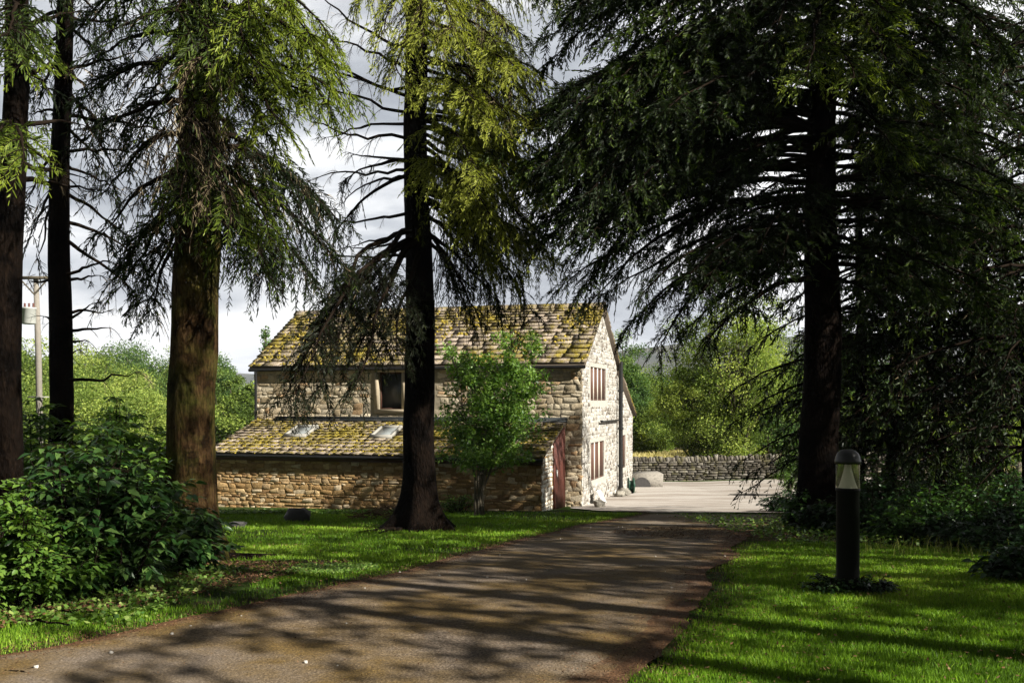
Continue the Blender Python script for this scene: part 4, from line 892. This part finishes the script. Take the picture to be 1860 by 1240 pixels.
g2 = 'broadleaf trees beyond the courtyard'
bgr = [(1135, 628, 62, 2.0, 'leaf_far2', 'tall green tree rising directly behind the barn gable', .05, .17), (1175, 668, 66, 2.4, 'leaf_far', 'rounded tree behind the gable, next right of the tallest one', .05, .17), (1235, 675, 95, 5.0, 'leaf_far2', 'dark distant tree under the moor', .05, .25), (1290, 690, 85, 4., 'leaf_far', 'distant pale tree beyond the field', .05, .25), (1185, 740, 60, 1.8, 'leaf_far', 'low bush at the field edge behind the gable', .0, .15),
       (1335, 525, 43.5, 3.3, 'leaf_far', 'yellow-green tree with drooping outline right of the courtyard', .12, .13), (1258, 650, 43.5, 1.5, 'leaf_far', 'low olive tree leaning over the courtyard wall on the left', .2, .11), (1400, 640, 45, 2.4, 'leaf_far2', 'darker tree behind the massive trunk above the courtyard', .05, .13), (1310, 720, 43.2, 1.9, 'leaf_far', 'bushy lower tree overhanging the courtyard wall', .1, .11), (1500, 600, 52, 3.4, 'leaf_far2', 'tree glimpsed behind the massive trunk', .05, .17),
       (1620, 700, 50, 3.5, 'leaf_far2', 'sunlit broadleaf tree glimpsed through the wood', .0, .17), (1740, 740, 44, 3.0, 'leaf_far', 'sunlit bush glimpsed left of the far right trunk', .0, .15), (1850, 720, 48, 3.5, 'leaf_far', 'sunlit bush glimpsed right of the far right trunk', .0, .15), (1690, 800, 36, 1.3, 'leaf_light', 'small bright yellow-green bush behind the fence', .0, .1), (1435, 812, 33, .55, 'leaf_light', 'little yellow-green bush at the left side of the massive trunk', .1, .07)]
for i, (px, ty, D, rx, mt, lb, zb, sz) in enumerate(bgr):
    x = (px-CX)/FPX*D; z0 = float(gz(x, D)); H_ = EYE-(ty-HY)/FPX*D-z0
    broadleaf('broadleaf_tree' if H_ > 1.6 else 'bush', lb, (x, D, z0), H_, rx, 140+i, mt, int(60+rx*24), 330 if rx > 1 else 110, sz*.75, zb, g2, v=(.12, .95) if mt == 'leaf_far' else (.1, .8), cat='tree' if H_ > 1.6 else 'bush', cl=rx*.3 if rx < 3 else .8)
# thin sapling tip showing above the left end of the barn roof
D = 45; x = (484-CX)/FPX*D; z0 = float(gz(x, D))
broadleaf('sapling', 'thin sapling whose tip shows above the left slope of the barn roof', (x, D, z0), EYE-(592-HY)/FPX*D-z0, .25, 190, 'leaf_far2', 26, 22, .13, .72, cl=.22)
# multi-stemmed small tree in front of the barn
q = G(868, 936); D = q[1]; rng = np.random.RandomState(77); t = thing('small_tree', tuple(q), 'small bright green many-stemmed tree growing against the lean-to right of the middle trunk', 'tree')
tk = Acc(); lf = Acc(); hz = .0
def leaves_at(lf, P, n, r, rng, size, v): 
    qn = nrm(rng.normal(size=(n, 3)))*(rng.rand(n, 1)**.5)*r*np.array([1, 1, .8]); leafcloud(lf, P+qn, rng, size, np.clip(v+rng.normal(size=n)*.15, 0, 1), .9, .42)
for i in range(9):
    az = rng.uniform(0, 2*PI); sp = rng.uniform(.3, 1.15); Ht = rng.uniform(2.8, 4.1)
    tip_ = q+np.array([math.cos(az)*sp*1.2, math.sin(az)*sp*.9, Ht]); t_ = np.linspace(0, 1, 9)[:, None]
    P = q+(tip_-q)*t_; P[:, :2] = q[:2]+(tip_[:2]-q[:2])*(t_**1.3)+rng.normal(size=(9, 2))*.03; P[0] = q+np.array([math.cos(az)*.16, math.sin(az)*.12, -.15])
    tk.add(*tubes(P, np.linspace(.034, .008, 9)*rng.uniform(.6, 1.2), 6))
    for k in range(2, 9):
        for j in range(4):
            a2 = rng.uniform(0, 2*PI); l_ = rng.uniform(.4, 1.3)*(1.2-.09*k); e = P[k]+np.array([math.cos(a2)*l_, math.sin(a2)*l_, rng.uniform(.0, .5)])
            pz_ = e[2]-q[2]
            if pz_ < 1.25: continue
            tk.add(*tubes(np.array([P[k], (P[k]+e)/2+[0, 0, .05], e]), [.014, .009, .004], 4))
            for s_ in (.55, .8, 1.0): leaves_at(lf, P[k]+(e-P[k])*s_, 34, .23, rng, .10, .50+.25*(pz_/4.5)+rng.uniform(-.15, .25))
tk.build('stems', M['twig_grey'], t, True); lf.build('crown', M['leaf_tree'], t)

# shrubs with compound leaves
def leaflets(acc, P, Dr, L, wd, rng, v, droop=.3):
    """real leaf shape, folded along the midrib: P base, Dr direction"""
    n = len(P); side = nrm(np.cross(Dr, np.array([0, 0, 1.])+rng.normal(size=(n, 3))*.35)); nr = np.cross(side, Dr)
    L = L[:, None]; wd = wd[:, None]
    mid1 = P+Dr*L*.4+nr*L*.04; mid2 = P+Dr*L*.75-np.array([0, 0, 1])*L*droop*.15; tip_ = P+Dr*L-np.array([0, 0, 1])*L*droop*.45
    up = nr*wd*.22
    a1 = P+Dr*L*.36+side*wd*.5+up; a2 = P+Dr*L*.7+side*wd*.36+up*.6-np.array([0, 0, 1])*L*droop*.15
    b1_ = P+Dr*L*.36-side*wd*.5+up; b2_ = P+Dr*L*.7-side*wd*.36+up*.6-np.array([0, 0, 1])*L*droop*.15
    V = np.stack([P, a1, a2, tip_, b2_, b1_, mid1, mid2], 1)
    f3 = np.array([[0, 6, 1], [0, 5, 6], [7, 3, 2], [7, 4, 3]]); f4 = np.array([[6, 7, 2, 1], [5, 4, 7, 6]])
    o = np.arange(n)[:, None, None]*8
    acc.add(V.reshape(-1, 3), [(f3[None]+o).reshape(-1, 3)], np.repeat(v, 4)); 
    acc.F.setdefault(4, []).append((f4[None]+o).reshape(-1, 4).astype(np.int32)+acc.n-n*8); acc.A.setdefault(4, []).append(np.repeat(v, 2).astype(np.float32))
def shrub(name, label, base, H, rx, ry, nstem, seed, leafm, L=.11, wd=.045, comp=5, per=12, group=None, v=.5, top_bias=.3, cat='shrub', sm='twig'):
    rng = np.random.RandomState(seed); base = np.array(base, float); t = thing(name, tuple(base), label, cat, group); st = Acc(); lf = Acc()
    for i in range(nstem):
        az = rng.uniform(0, 2*PI); rr = math.sqrt(rng.rand()); h = H*(1-.45*rr**2)*rng.uniform(.45, 1.2)
        b0 = base+np.array([math.cos(az)*rr*rx*.45, math.sin(az)*rr*ry*.45, -.05]); b0[2] = float(gz(b0[0], b0[1]))-.03
        e = base+np.array([math.cos(az)*rr*rx, math.sin(az)*rr*ry, h]); n = 9; u = np.linspace(0, 1, n)[:, None]
        P = b0+(e-b0)*u; P[:, 2] = b0[2]+(e[2]-b0[2])*(u[:, 0]*(1.45-.45*u[:, 0])); P += rng.normal(size=P.shape)*.012
        st.add(*tubes(P, np.linspace(.011, .003, n), 4))
        k = per; uu = rng.uniform(.18, 1., k); fi = uu*(n-1); i0 = np.minimum(fi.astype(int), n-2); fr = (fi-i0)[:, None]
        Q = P[i0]*(1-fr)+P[i0+1]*fr; a2 = rng.uniform(0, 2*PI, k)
        dv = nrm(np.stack([np.cos(a2), np.sin(a2), rng.uniform(-.1, .7, k)], 1)); rl_ = rng.uniform(.12, .26, k)*(L/.11)
        # rachis and paired leaflets
        for j in range(comp):
            s_ = (j//2+1)/((comp+1)//2); base_ = Q+dv*rl_[:, None]*s_; base_[:, 2] -= (.35*rl_*s_**2)
            sd = nrm(np.cross(dv, [0, 0, 1.]))*(1 if j % 2 else -1)
            dd = dv if j == comp-1 else nrm(dv*.6+sd*.8)
            dd = nrm(dd+np.array([0, 0, -.35])+rng.normal(size=(k, 3))*.15)
            leaflets(lf, base_, dd, L*rng.uniform(.7, 1.2, k), wd*rng.uniform(.75, 1.2, k), rng, np.clip(v+rng.normal(size=k)*.22, 0, 1), .35)
        Pm = Q+dv*rl_[:, None]*.5; Pe = Q+dv*rl_[:, None]; Pe[:, 2] -= .3*rl_; st.add(*tubes(np.stack([Q, Pm, Pe], 1), np.array([[.004, .003, .002]])*np.ones((k, 1)), 3))
    st.build('stems', M[sm], t); lf.build('foliage', M[leafm], t); return t
def gp(px, D): x = (px-CX)/FPX*D; return (x, D, float(gz(x, D)))
shrub('elder_shrub', 'big dark glossy leafy shrub with drooping compound leaves left of the drive', gp(165, 8.3), 1.22, .85, .7, 80, 1, 'leaf_dark', .12, .05, 5, 17, v=.55)
shrub('elder_shrub', 'arching leafy shrub crowding the foot of the thick brown trunk', gp(318, 9.7), .8, .42, .4, 30, 2, 'leaf_dark', .12, .05, 5, 14, v=.5)
shrub('light_shrub', 'paler yellow-green small-leaved shrub at the left picture edge', gp(5, 7.6), .88, .55, .5, 70, 3, 'leaf_light', .06, .035, 5, 16, v=.5)
shrub('light_shrub', 'low mixed green shrub between the pale shrub and the big dark one', gp(70, 7.9), .68, .55, .5, 60, 4, 'leaf_tree', .08, .04, 5, 14, v=.6)
shrub('elder_shrub', 'tall leafy shrub growing up between the slim trunk and the thick trunk', gp(215, 11.5), 1.75, .95, .8, 80, 5, 'leaf_tree', .13, .055, 5, 16, v=.7)
shrub('elder_shrub', 'dense leafy shrub behind the slim trunk at the left', gp(70, 12.5), 1.7, 1.2, .8, 80, 6, 'leaf_tree', .12, .055, 5, 15, v=.6)
shrub('elder_shrub', 'leafy shrub rising behind the big dark shrub towards the wood edge', gp(150, 14.5), 2.0, 1.3, .8, 70, 7, 'leaf_light', .13, .06, 5, 14, v=.45)
shrub('light_shrub', 'low shrub behind the dark shrub beside the thick brown trunk, dappled', gp(268, 13.5), 1.5, .7, .6, 50, 8, 'leaf_light', .12, .055, 5, 14, v=.4)
# undergrowth on the right
g3 = 'undergrowth plants below the right-hand trees'
ug = [(1470, 17.2, .8, .5, 'leafy dark bramble climbing the foot of the massive trunk'), (1505, 16.4, .55, .5, 'low bramble in front of the massive trunk, left of the bollard'), (1590, 15.5, .75, .7, 'dark bramble just right of the bollard, behind the lawn'), (1650, 14.2, .5, .6, 'low leafy plant at the lawn edge right of the bollard'), (1640, 18.5, 1.0, .9, 'taller dark bramble behind the lawn edge, right of the massive trunk'), (1720, 13.8, .42, .6, 'pale-leaved low plant at the lawn edge in the middle of the undergrowth'), (1700, 17, .8, .9, 'fern-like dark plant left of the far right trunk'), (1790, 13., .45, .6, 'low leafy plant at the lawn edge below the far right trunk'), (1850, 12., .42, .5, 'leafy plant at the right picture edge beside the lawn'), (1780, 18, .9, .9, 'dark bramble at the foot of the far right trunk'), (1860, 16.5, .9, .8, 'tall dark bramble at the right picture edge'), (1560, 20, 1.1, .9, 'dark bramble far back between the trunks'), (1600, 19, 1.3, .9, 'tall leggy bramble between the massive trunk and the slender spruces'), (1680, 21, 1.3, 1., 'dark thicket in front of the wire fence'), (1745, 20.5, 1.2, .8, 'dark thicket beside the far right trunk'), (1850, 20, 1.4, 1., 'dark thicket right of the far right trunk'), (1430, 26., .5, .7, 'scrubby plant at the courtyard edge left of the massive trunk'), (1850, 9.2, .3, .3, 'small leafy weed in the lawn at the right edge')]
for i, (px, D, H_, rx, lb) in enumerate(ug):
    shrub('bramble', lb, gp(px, D), H_, rx, rx*.8, int(34+20*rx), 30+i, 'leaf_dark' if i % 3 else 'leaf_tree', .10, .05, 3, 12, g3, v=.2, cat='undergrowth')
shrub('clover_patch', 'dark leafy weeds growing round the foot of the bollard light', gp(1545, by-.05), .13, .42, .22, 60, 60, 'leaf_dark', .05, .03, 3, 6, v=.4, cat='weeds')
shrub('weed_clump', 'small weeds and brushwood at the lean-to wall left of the small tree', gp(830, 25.3), .5, .5, .25, 26, 61, 'leaf_light', .08, .04, 3, 8, v=.5, cat='weeds')

# brushwood heap and sticks
rng = np.random.RandomState(8); q = G(700, 943); a_ = Acc()
for i in range(170):
    c_ = np.array([q[0]+rng.normal()*.45, q[1]+rng.normal()*.3, 0]); c_[2] = float(gz(c_[0], c_[1]))+rng.uniform(.02, .30)*math.exp(-((c_[0]-q[0])/.6)**2)
    d = nrm(np.array([rng.normal(), rng.normal(), rng.normal()*.35])); l_ = rng.uniform(.15, .5); a_.add(*tubes(np.array([c_-d*l_/2, c_+d*l_/2]), [.009, .005], 4), rng.rand())
o = a_.build('brushwood_heap', M['litter']); tag(o, 'heap of dead brown twigs on the lawn left of the middle trunk', 'twigs')
def stick(px0, py0, px1, py1, r, label, sag=.0, seed=0):
    p0, p1 = G(px0, py0), G(px1, py1); rng = np.random.RandomState(seed); n = 7; t_ = np.linspace(0, 1, n)[:, None]; P = p0+(p1-p0)*t_+rng.normal(size=(n, 3))*[.02, .02, .004]; P[:, 2] += r+.012
    a_ = Acc(); a_.add(*tubes(P, np.linspace(r, r*.5, n), 6)); e = P[3]; a_.add(*tubes(np.array([e, e+[.06, .05, .01], e+[.12, .07, .0]]), [r*.6, r*.5, r*.3], 5)); tag(a_.build('stick', M['bark_dark'], smooth=True), label, 'stick')
stick(2, 1222, 64, 1226, .006, 'thin dark stick lying on the drive in the bottom left corner', seed=1)
stick(10, 1128, 130, 1140, .012, 'fallen branch in the leaf litter below the pale shrub', seed=2)
stick(60, 1108, 210, 1122, .01, 'thin fallen branch in the leaf litter below the big dark shrub', seed=3)
# wire fence in the right background
fp = [(1590, 23), (1680, 23.5), (1760, 24), (1850, 24.5), (1950, 25)]
fen = thing('wire_fence', gp(1720, 24), 'low post and wire fence in the shade beyond the right-hand trees', 'fence'); wr = Acc(); tops = []
for (px, D) in fp:
    g_ = np.array(gp(px, D)); a_ = Acc(); a_.add(*boxmm(g_-[.05, .05, .1], g_+[.05, .05, 1.15])); a_.build('post', M['twig_grey'], fen); tops.append(g_)
for h_ in (.35, .7, 1.05): wr.add(*tubes(np.array([g_+[0, -.06, h_] for g_ in tops]), [.008]*len(tops), 4))
wr.build('wires', M['wire'], fen)

# ------------------------------------------------------------------ grass, clover, litter
def edge_x(edge, y):
    o = np.argsort(edge[:, 1]); return np.interp(y, edge[o, 1], edge[o, 0])
def blades(n, x, y, rng, hgt, wd, acc, v):
    z = gz(x, y)-.015; az = rng.uniform(0, 2*PI, n); ln = rng.uniform(.1, .6, n)*hgt
    s = np.stack([np.cos(az), np.sin(az), np.zeros(n)], 1)*wd[:, None]/2; b_ = np.stack([x, y, z], 1)
    a2 = rng.uniform(0, 2*PI, n); tip_ = b_+np.stack([np.cos(a2)*ln, np.sin(a2)*ln, hgt], 1); md = b_+np.stack([np.cos(a2)*ln*.3, np.sin(a2)*ln*.3, hgt*.6], 1)
    V = np.stack([b_-s, b_+s, md+s*.7, tip_, md-s*.7], 1); acc.add(V.reshape(-1, 3), np.arange(n*5).reshape(n, 5), v)
bl = Acc(); rng = np.random.RandomState(99)
def scatter(n, x0, x1, y0, y1, dens):
    """dens(x,y)->0..1 ; favour near ground"""
    u = rng.rand(n); y = 1/(1/y0+(1/y1-1/y0)*u); x = x0+(x1-x0)*rng.rand(n); fr = np.abs(x/y) < .78+1.2/y; x, y = x[fr], y[fr]
    k = rng.rand(len(x)) < dens(x, y); return x[k], y[k]
# left and right lawns
def dl(x, y):
    d = edge_x(LEFT_EDGE, y)-x+.08; dn = np.clip(d/.35+.3*vnoise(x, y, 4, 5)-.08, 0, 1)*(x > -6-.25*y)
    s = G(0, 1085); shade = (y > 7.3+.25*(x+4)) & (x < -2.3) & (y < 9.6)
    bare = vnoise(x, y, 12, 1.1) > .42
    return dn*np.where(shade, .06, 1)*np.where(bare, .25, 1)*np.where((y > 9.6) & (y < 11.2) & (x < -1.6), .3, 1)
x, y = scatter(640000, -12, 3.2, 4.6, 26.4, dl); far = np.clip(y/8, .75, 3)
k = (y < 28-.29*(x-2)-2.9) & ~((x > 1.9) & (y > 25.6)); x, y, far = x[k], y[k], far[k]
blades(len(x), x, y, rng, rng.uniform(.02, .055, len(x))*far**.3, .0055*far*rng.uniform(.7, 1.4, len(x)), bl, np.clip(.48+.32*vnoise(x, y, 5, 1.)+rng.normal(size=len(x))*.16, 0, .92))
def dr_(x, y):
    d = x-edge_x(RIGHT_EDGE, y)+.10; dn = np.clip(d/.42+.35*vnoise(x, y, 2, 5)-.1, 0, 1)
    lim = 14.6-.35*(x-3.2)+.5*vnoise(x, y, 8, 2.)
    return dn*np.clip((lim-y)/1.0, 0, 1)*(y > 3)
x, y = scatter(1000000, .1, 13.5, 3.8, 15.5, dr_); far = np.clip(y/8, .6, 2)
hh = rng.uniform(.02, .052, len(x))*(1+.4*np.clip(vnoise(x, y, 9, 3.), 0, 1))
blades(len(x), x, y, rng, hh, .0055*far*rng.uniform(.7, 1.5, len(x)), bl, np.clip(.50+.32*vnoise(x, y, 6, 1.1)+rng.normal(size=len(x))*.17, 0, .95))
# seed-head stalks at lawn edge
n = 420; x = rng.uniform(4.2, 7.5, n); y = 12.4+rng.normal(size=n)*.9-.35*(x-4.5); blades(n, x, y, rng, rng.uniform(.08, .26, n), np.full(n, .004), bl, np.full(n, .96))
tag(bl.build('grass', M['grass']), 'mown green grass of the two lawns either side of the drive', 'grass', kind='stuff')
# field grass tufts
fg = Acc(); n = 26000; x = rng.uniform(3.5, 15, n); y = 42.2+18*rng.rand(n)**1.5; blades(n, x, y, rng, rng.uniform(.15, .45, n), np.full(n, .05), fg, rng.uniform(.3, 1., n))
M['dry'] = foliage('dry_grass', [(0, (.24, .24, .08)), (.5, (.44, .38, .16)), (1, (.60, .52, .26))], .25)
tag(fg.build('field_grass', M['dry']), 'pale dry grass of the field behind the courtyard wall', 'grass', kind='stuff')
# clover strip along the left verge
cv = Acc()
def clov(n, fx, size, h):
    x, y = fx(n); z = gz(x, y)+h*rng.uniform(.3, 1.2, len(x)); leafcloud(cv, np.stack([x, y, z], 1), rng, size, np.clip(.42+rng.normal(size=len(x))*.22, 0, 1), 2.2, .9)
def strip(n):
    y = rng.uniform(8.0, 10.4, n); x = edge_x(LEFT_EDGE, y)-rng.uniform(.35, 2.6, n); k = vnoise(x, y, 31, 1.7) > -.1; k &= ~((x < -2.2) & (y > 8.9)); return x[k], y[k]
clov(16000, strip, .028, .035)
clov(5000, lambda n: (rng.uniform(-7.4, -1.8, n), 24.0+rng.uniform(0, 1.3, n)), .07, .08)
def wood(n):
    x = rng.uniform(3.6, 11, n); y = rng.uniform(13.2, 22, n)-.3*(x-4); return x, y
clov(9000, wood, .05, .12)
def bank(n): return rng.uniform(-5.2, -2.6, n), rng.uniform(6.9, 10, n)
clov(5000, bank, .04, .05)
tag(cv.build('clover', M['clover']), 'small-leaved ground cover along the verge and under the trees', 'ground cover', kind='stuff')
# dead needles, cones, leaf litter
lt_ = Acc()
def lit(n, fx, size, asp=.25, lift=.02):
    x, y = fx(n); z = gz(x, y)+lift*rng.uniform(.9, 1.6, len(x)); leafcloud(lt_, np.stack([x, y, z], 1), rng, size, np.clip(rng.normal(size=len(x))*.25+.4, 0, 1), 3., asp)
def eL(n): y = 5+21*rng.rand(n)**1.3; return edge_x(LEFT_EDGE, y)+rng.normal(size=n)*.16+.04, y
def eR(n): y = 3.8+22*rng.rand(n)**1.2; return edge_x(RIGHT_EDGE, y)+rng.normal(size=n)*.28, y
def eD(n): y = 4+20*rng.rand(n); l_, r_ = edge_x(LEFT_EDGE, y), edge_x(RIGHT_EDGE, y); return l_+(r_-l_)*rng.rand(n), y
def eW(n): return rng.uniform(-6.5, -1.6, n), rng.uniform(6.6, 10.8, n)
def eT(n): a = rng.uniform(0, 2*PI, n); r = rng.rand(n)**.6*2.4; return b3[0]-.8+r*np.cos(a)*1.2, b3[1]-.8+r*np.sin(a)
lit(16000, eL, .022); lit(14000, eR, .022); lit(5000, eD, .014, .5); lit(9000, eT, .04)
k_ = lambda n: (lambda x, y: (x[(x < edge_x(LEFT_EDGE, y)-.9)], y[(x < edge_x(LEFT_EDGE, y)-.9)]))(*eW(n))
lit(16000, k_, .045, .45)
def eG(n): x = rng.uniform(-7, 8, n); y = 5+18*rng.rand(n)**1.4; k = (x < edge_x(LEFT_EDGE, y)) | (x > edge_x(RIGHT_EDGE, y)); return x[k], y[k]
lit(15000, eG, .028, .4, .035)
tag(lt_.build('leaf_litter', M['litter']), 'reddish-brown dead needles and leaves along the drive edges', 'leaf litter', kind='stuff')
# pebbles on the drive
a_ = Acc(); 
for i in range(90):
    x, y = eD(1); x = float(x[0]); y = float(y[0]); s_ = rng.uniform(.005, .014); P, F_ = boxmm((-s_, -s_, 0), (s_, s_, s_*1.2)); P[4:, :2] *= .6; P = P*rng.uniform(.8, 1.2, P.shape); a_.add(P+[x, y, float(gz(x, y))+.012], F_, np.array([.5, .47, .42])*rng.uniform(.5, 1.1))
tag(a_.build('gravel', M['stone'], col=True), 'scattered pale pebbles and cones on the drive', 'gravel', kind='stuff')
# surface roots at the two near trunks
def roots(base, n, L, seed, label):
    rng = np.random.RandomState(seed); a_ = Acc()
    for i in range(n):
        az = rng.uniform(0, 2*PI); l_ = L*rng.uniform(.5, 1.1); t_ = np.linspace(0, 1, 8); P = np.stack([base[0]+np.cos(az+.4*t_)*t_*l_, base[1]+np.sin(az+.4*t_)*t_*l_, 0*t_], 1); P[:, 2] = gz(P[:, 0], P[:, 1])+.03*(1-t_)-.01
        a_.add(*tubes(P, .075*(1-t_)**.8+.012, 6))
    return a_
for b_, n_, l_, sd in ((b1, 8, 1.4, 1), (b2, 8, 1.9, 2)):
    tr_ = [o for o in COL.objects if o.name.startswith('spruce_tree') and abs(o.location.x-b_[0]) < .01][0]
    roots(b_, n_, l_, sd, '').build('surface_roots', M['bark_dark'], tr_, True)
HAZE = True
# ------------------------------------------------------------------ haze
if HAZE:
    P, F_ = boxmm((-3500, -80, -16), (3500, 2400, 160)); hz_ = mk('haze', P, F_, None); tag(hz_, kind='stuff')
    m = bpy.data.materials.new('haze'); m.use_nodes = True; nt = m.node_tree; nt.nodes.clear()
    pv = N(nt, 'ShaderNodeVolumePrincipled', Density=.00016); pv.inputs['Color'].default_value = (.80, .87, 1., 1)
    oo = nt.nodes.new('ShaderNodeOutputMaterial'); nt.links.new(pv.outputs[0], oo.inputs['Volume']); hz_.data.materials.append(m)
for o in COL.objects:
    if '_loc' in o: del o['_loc']
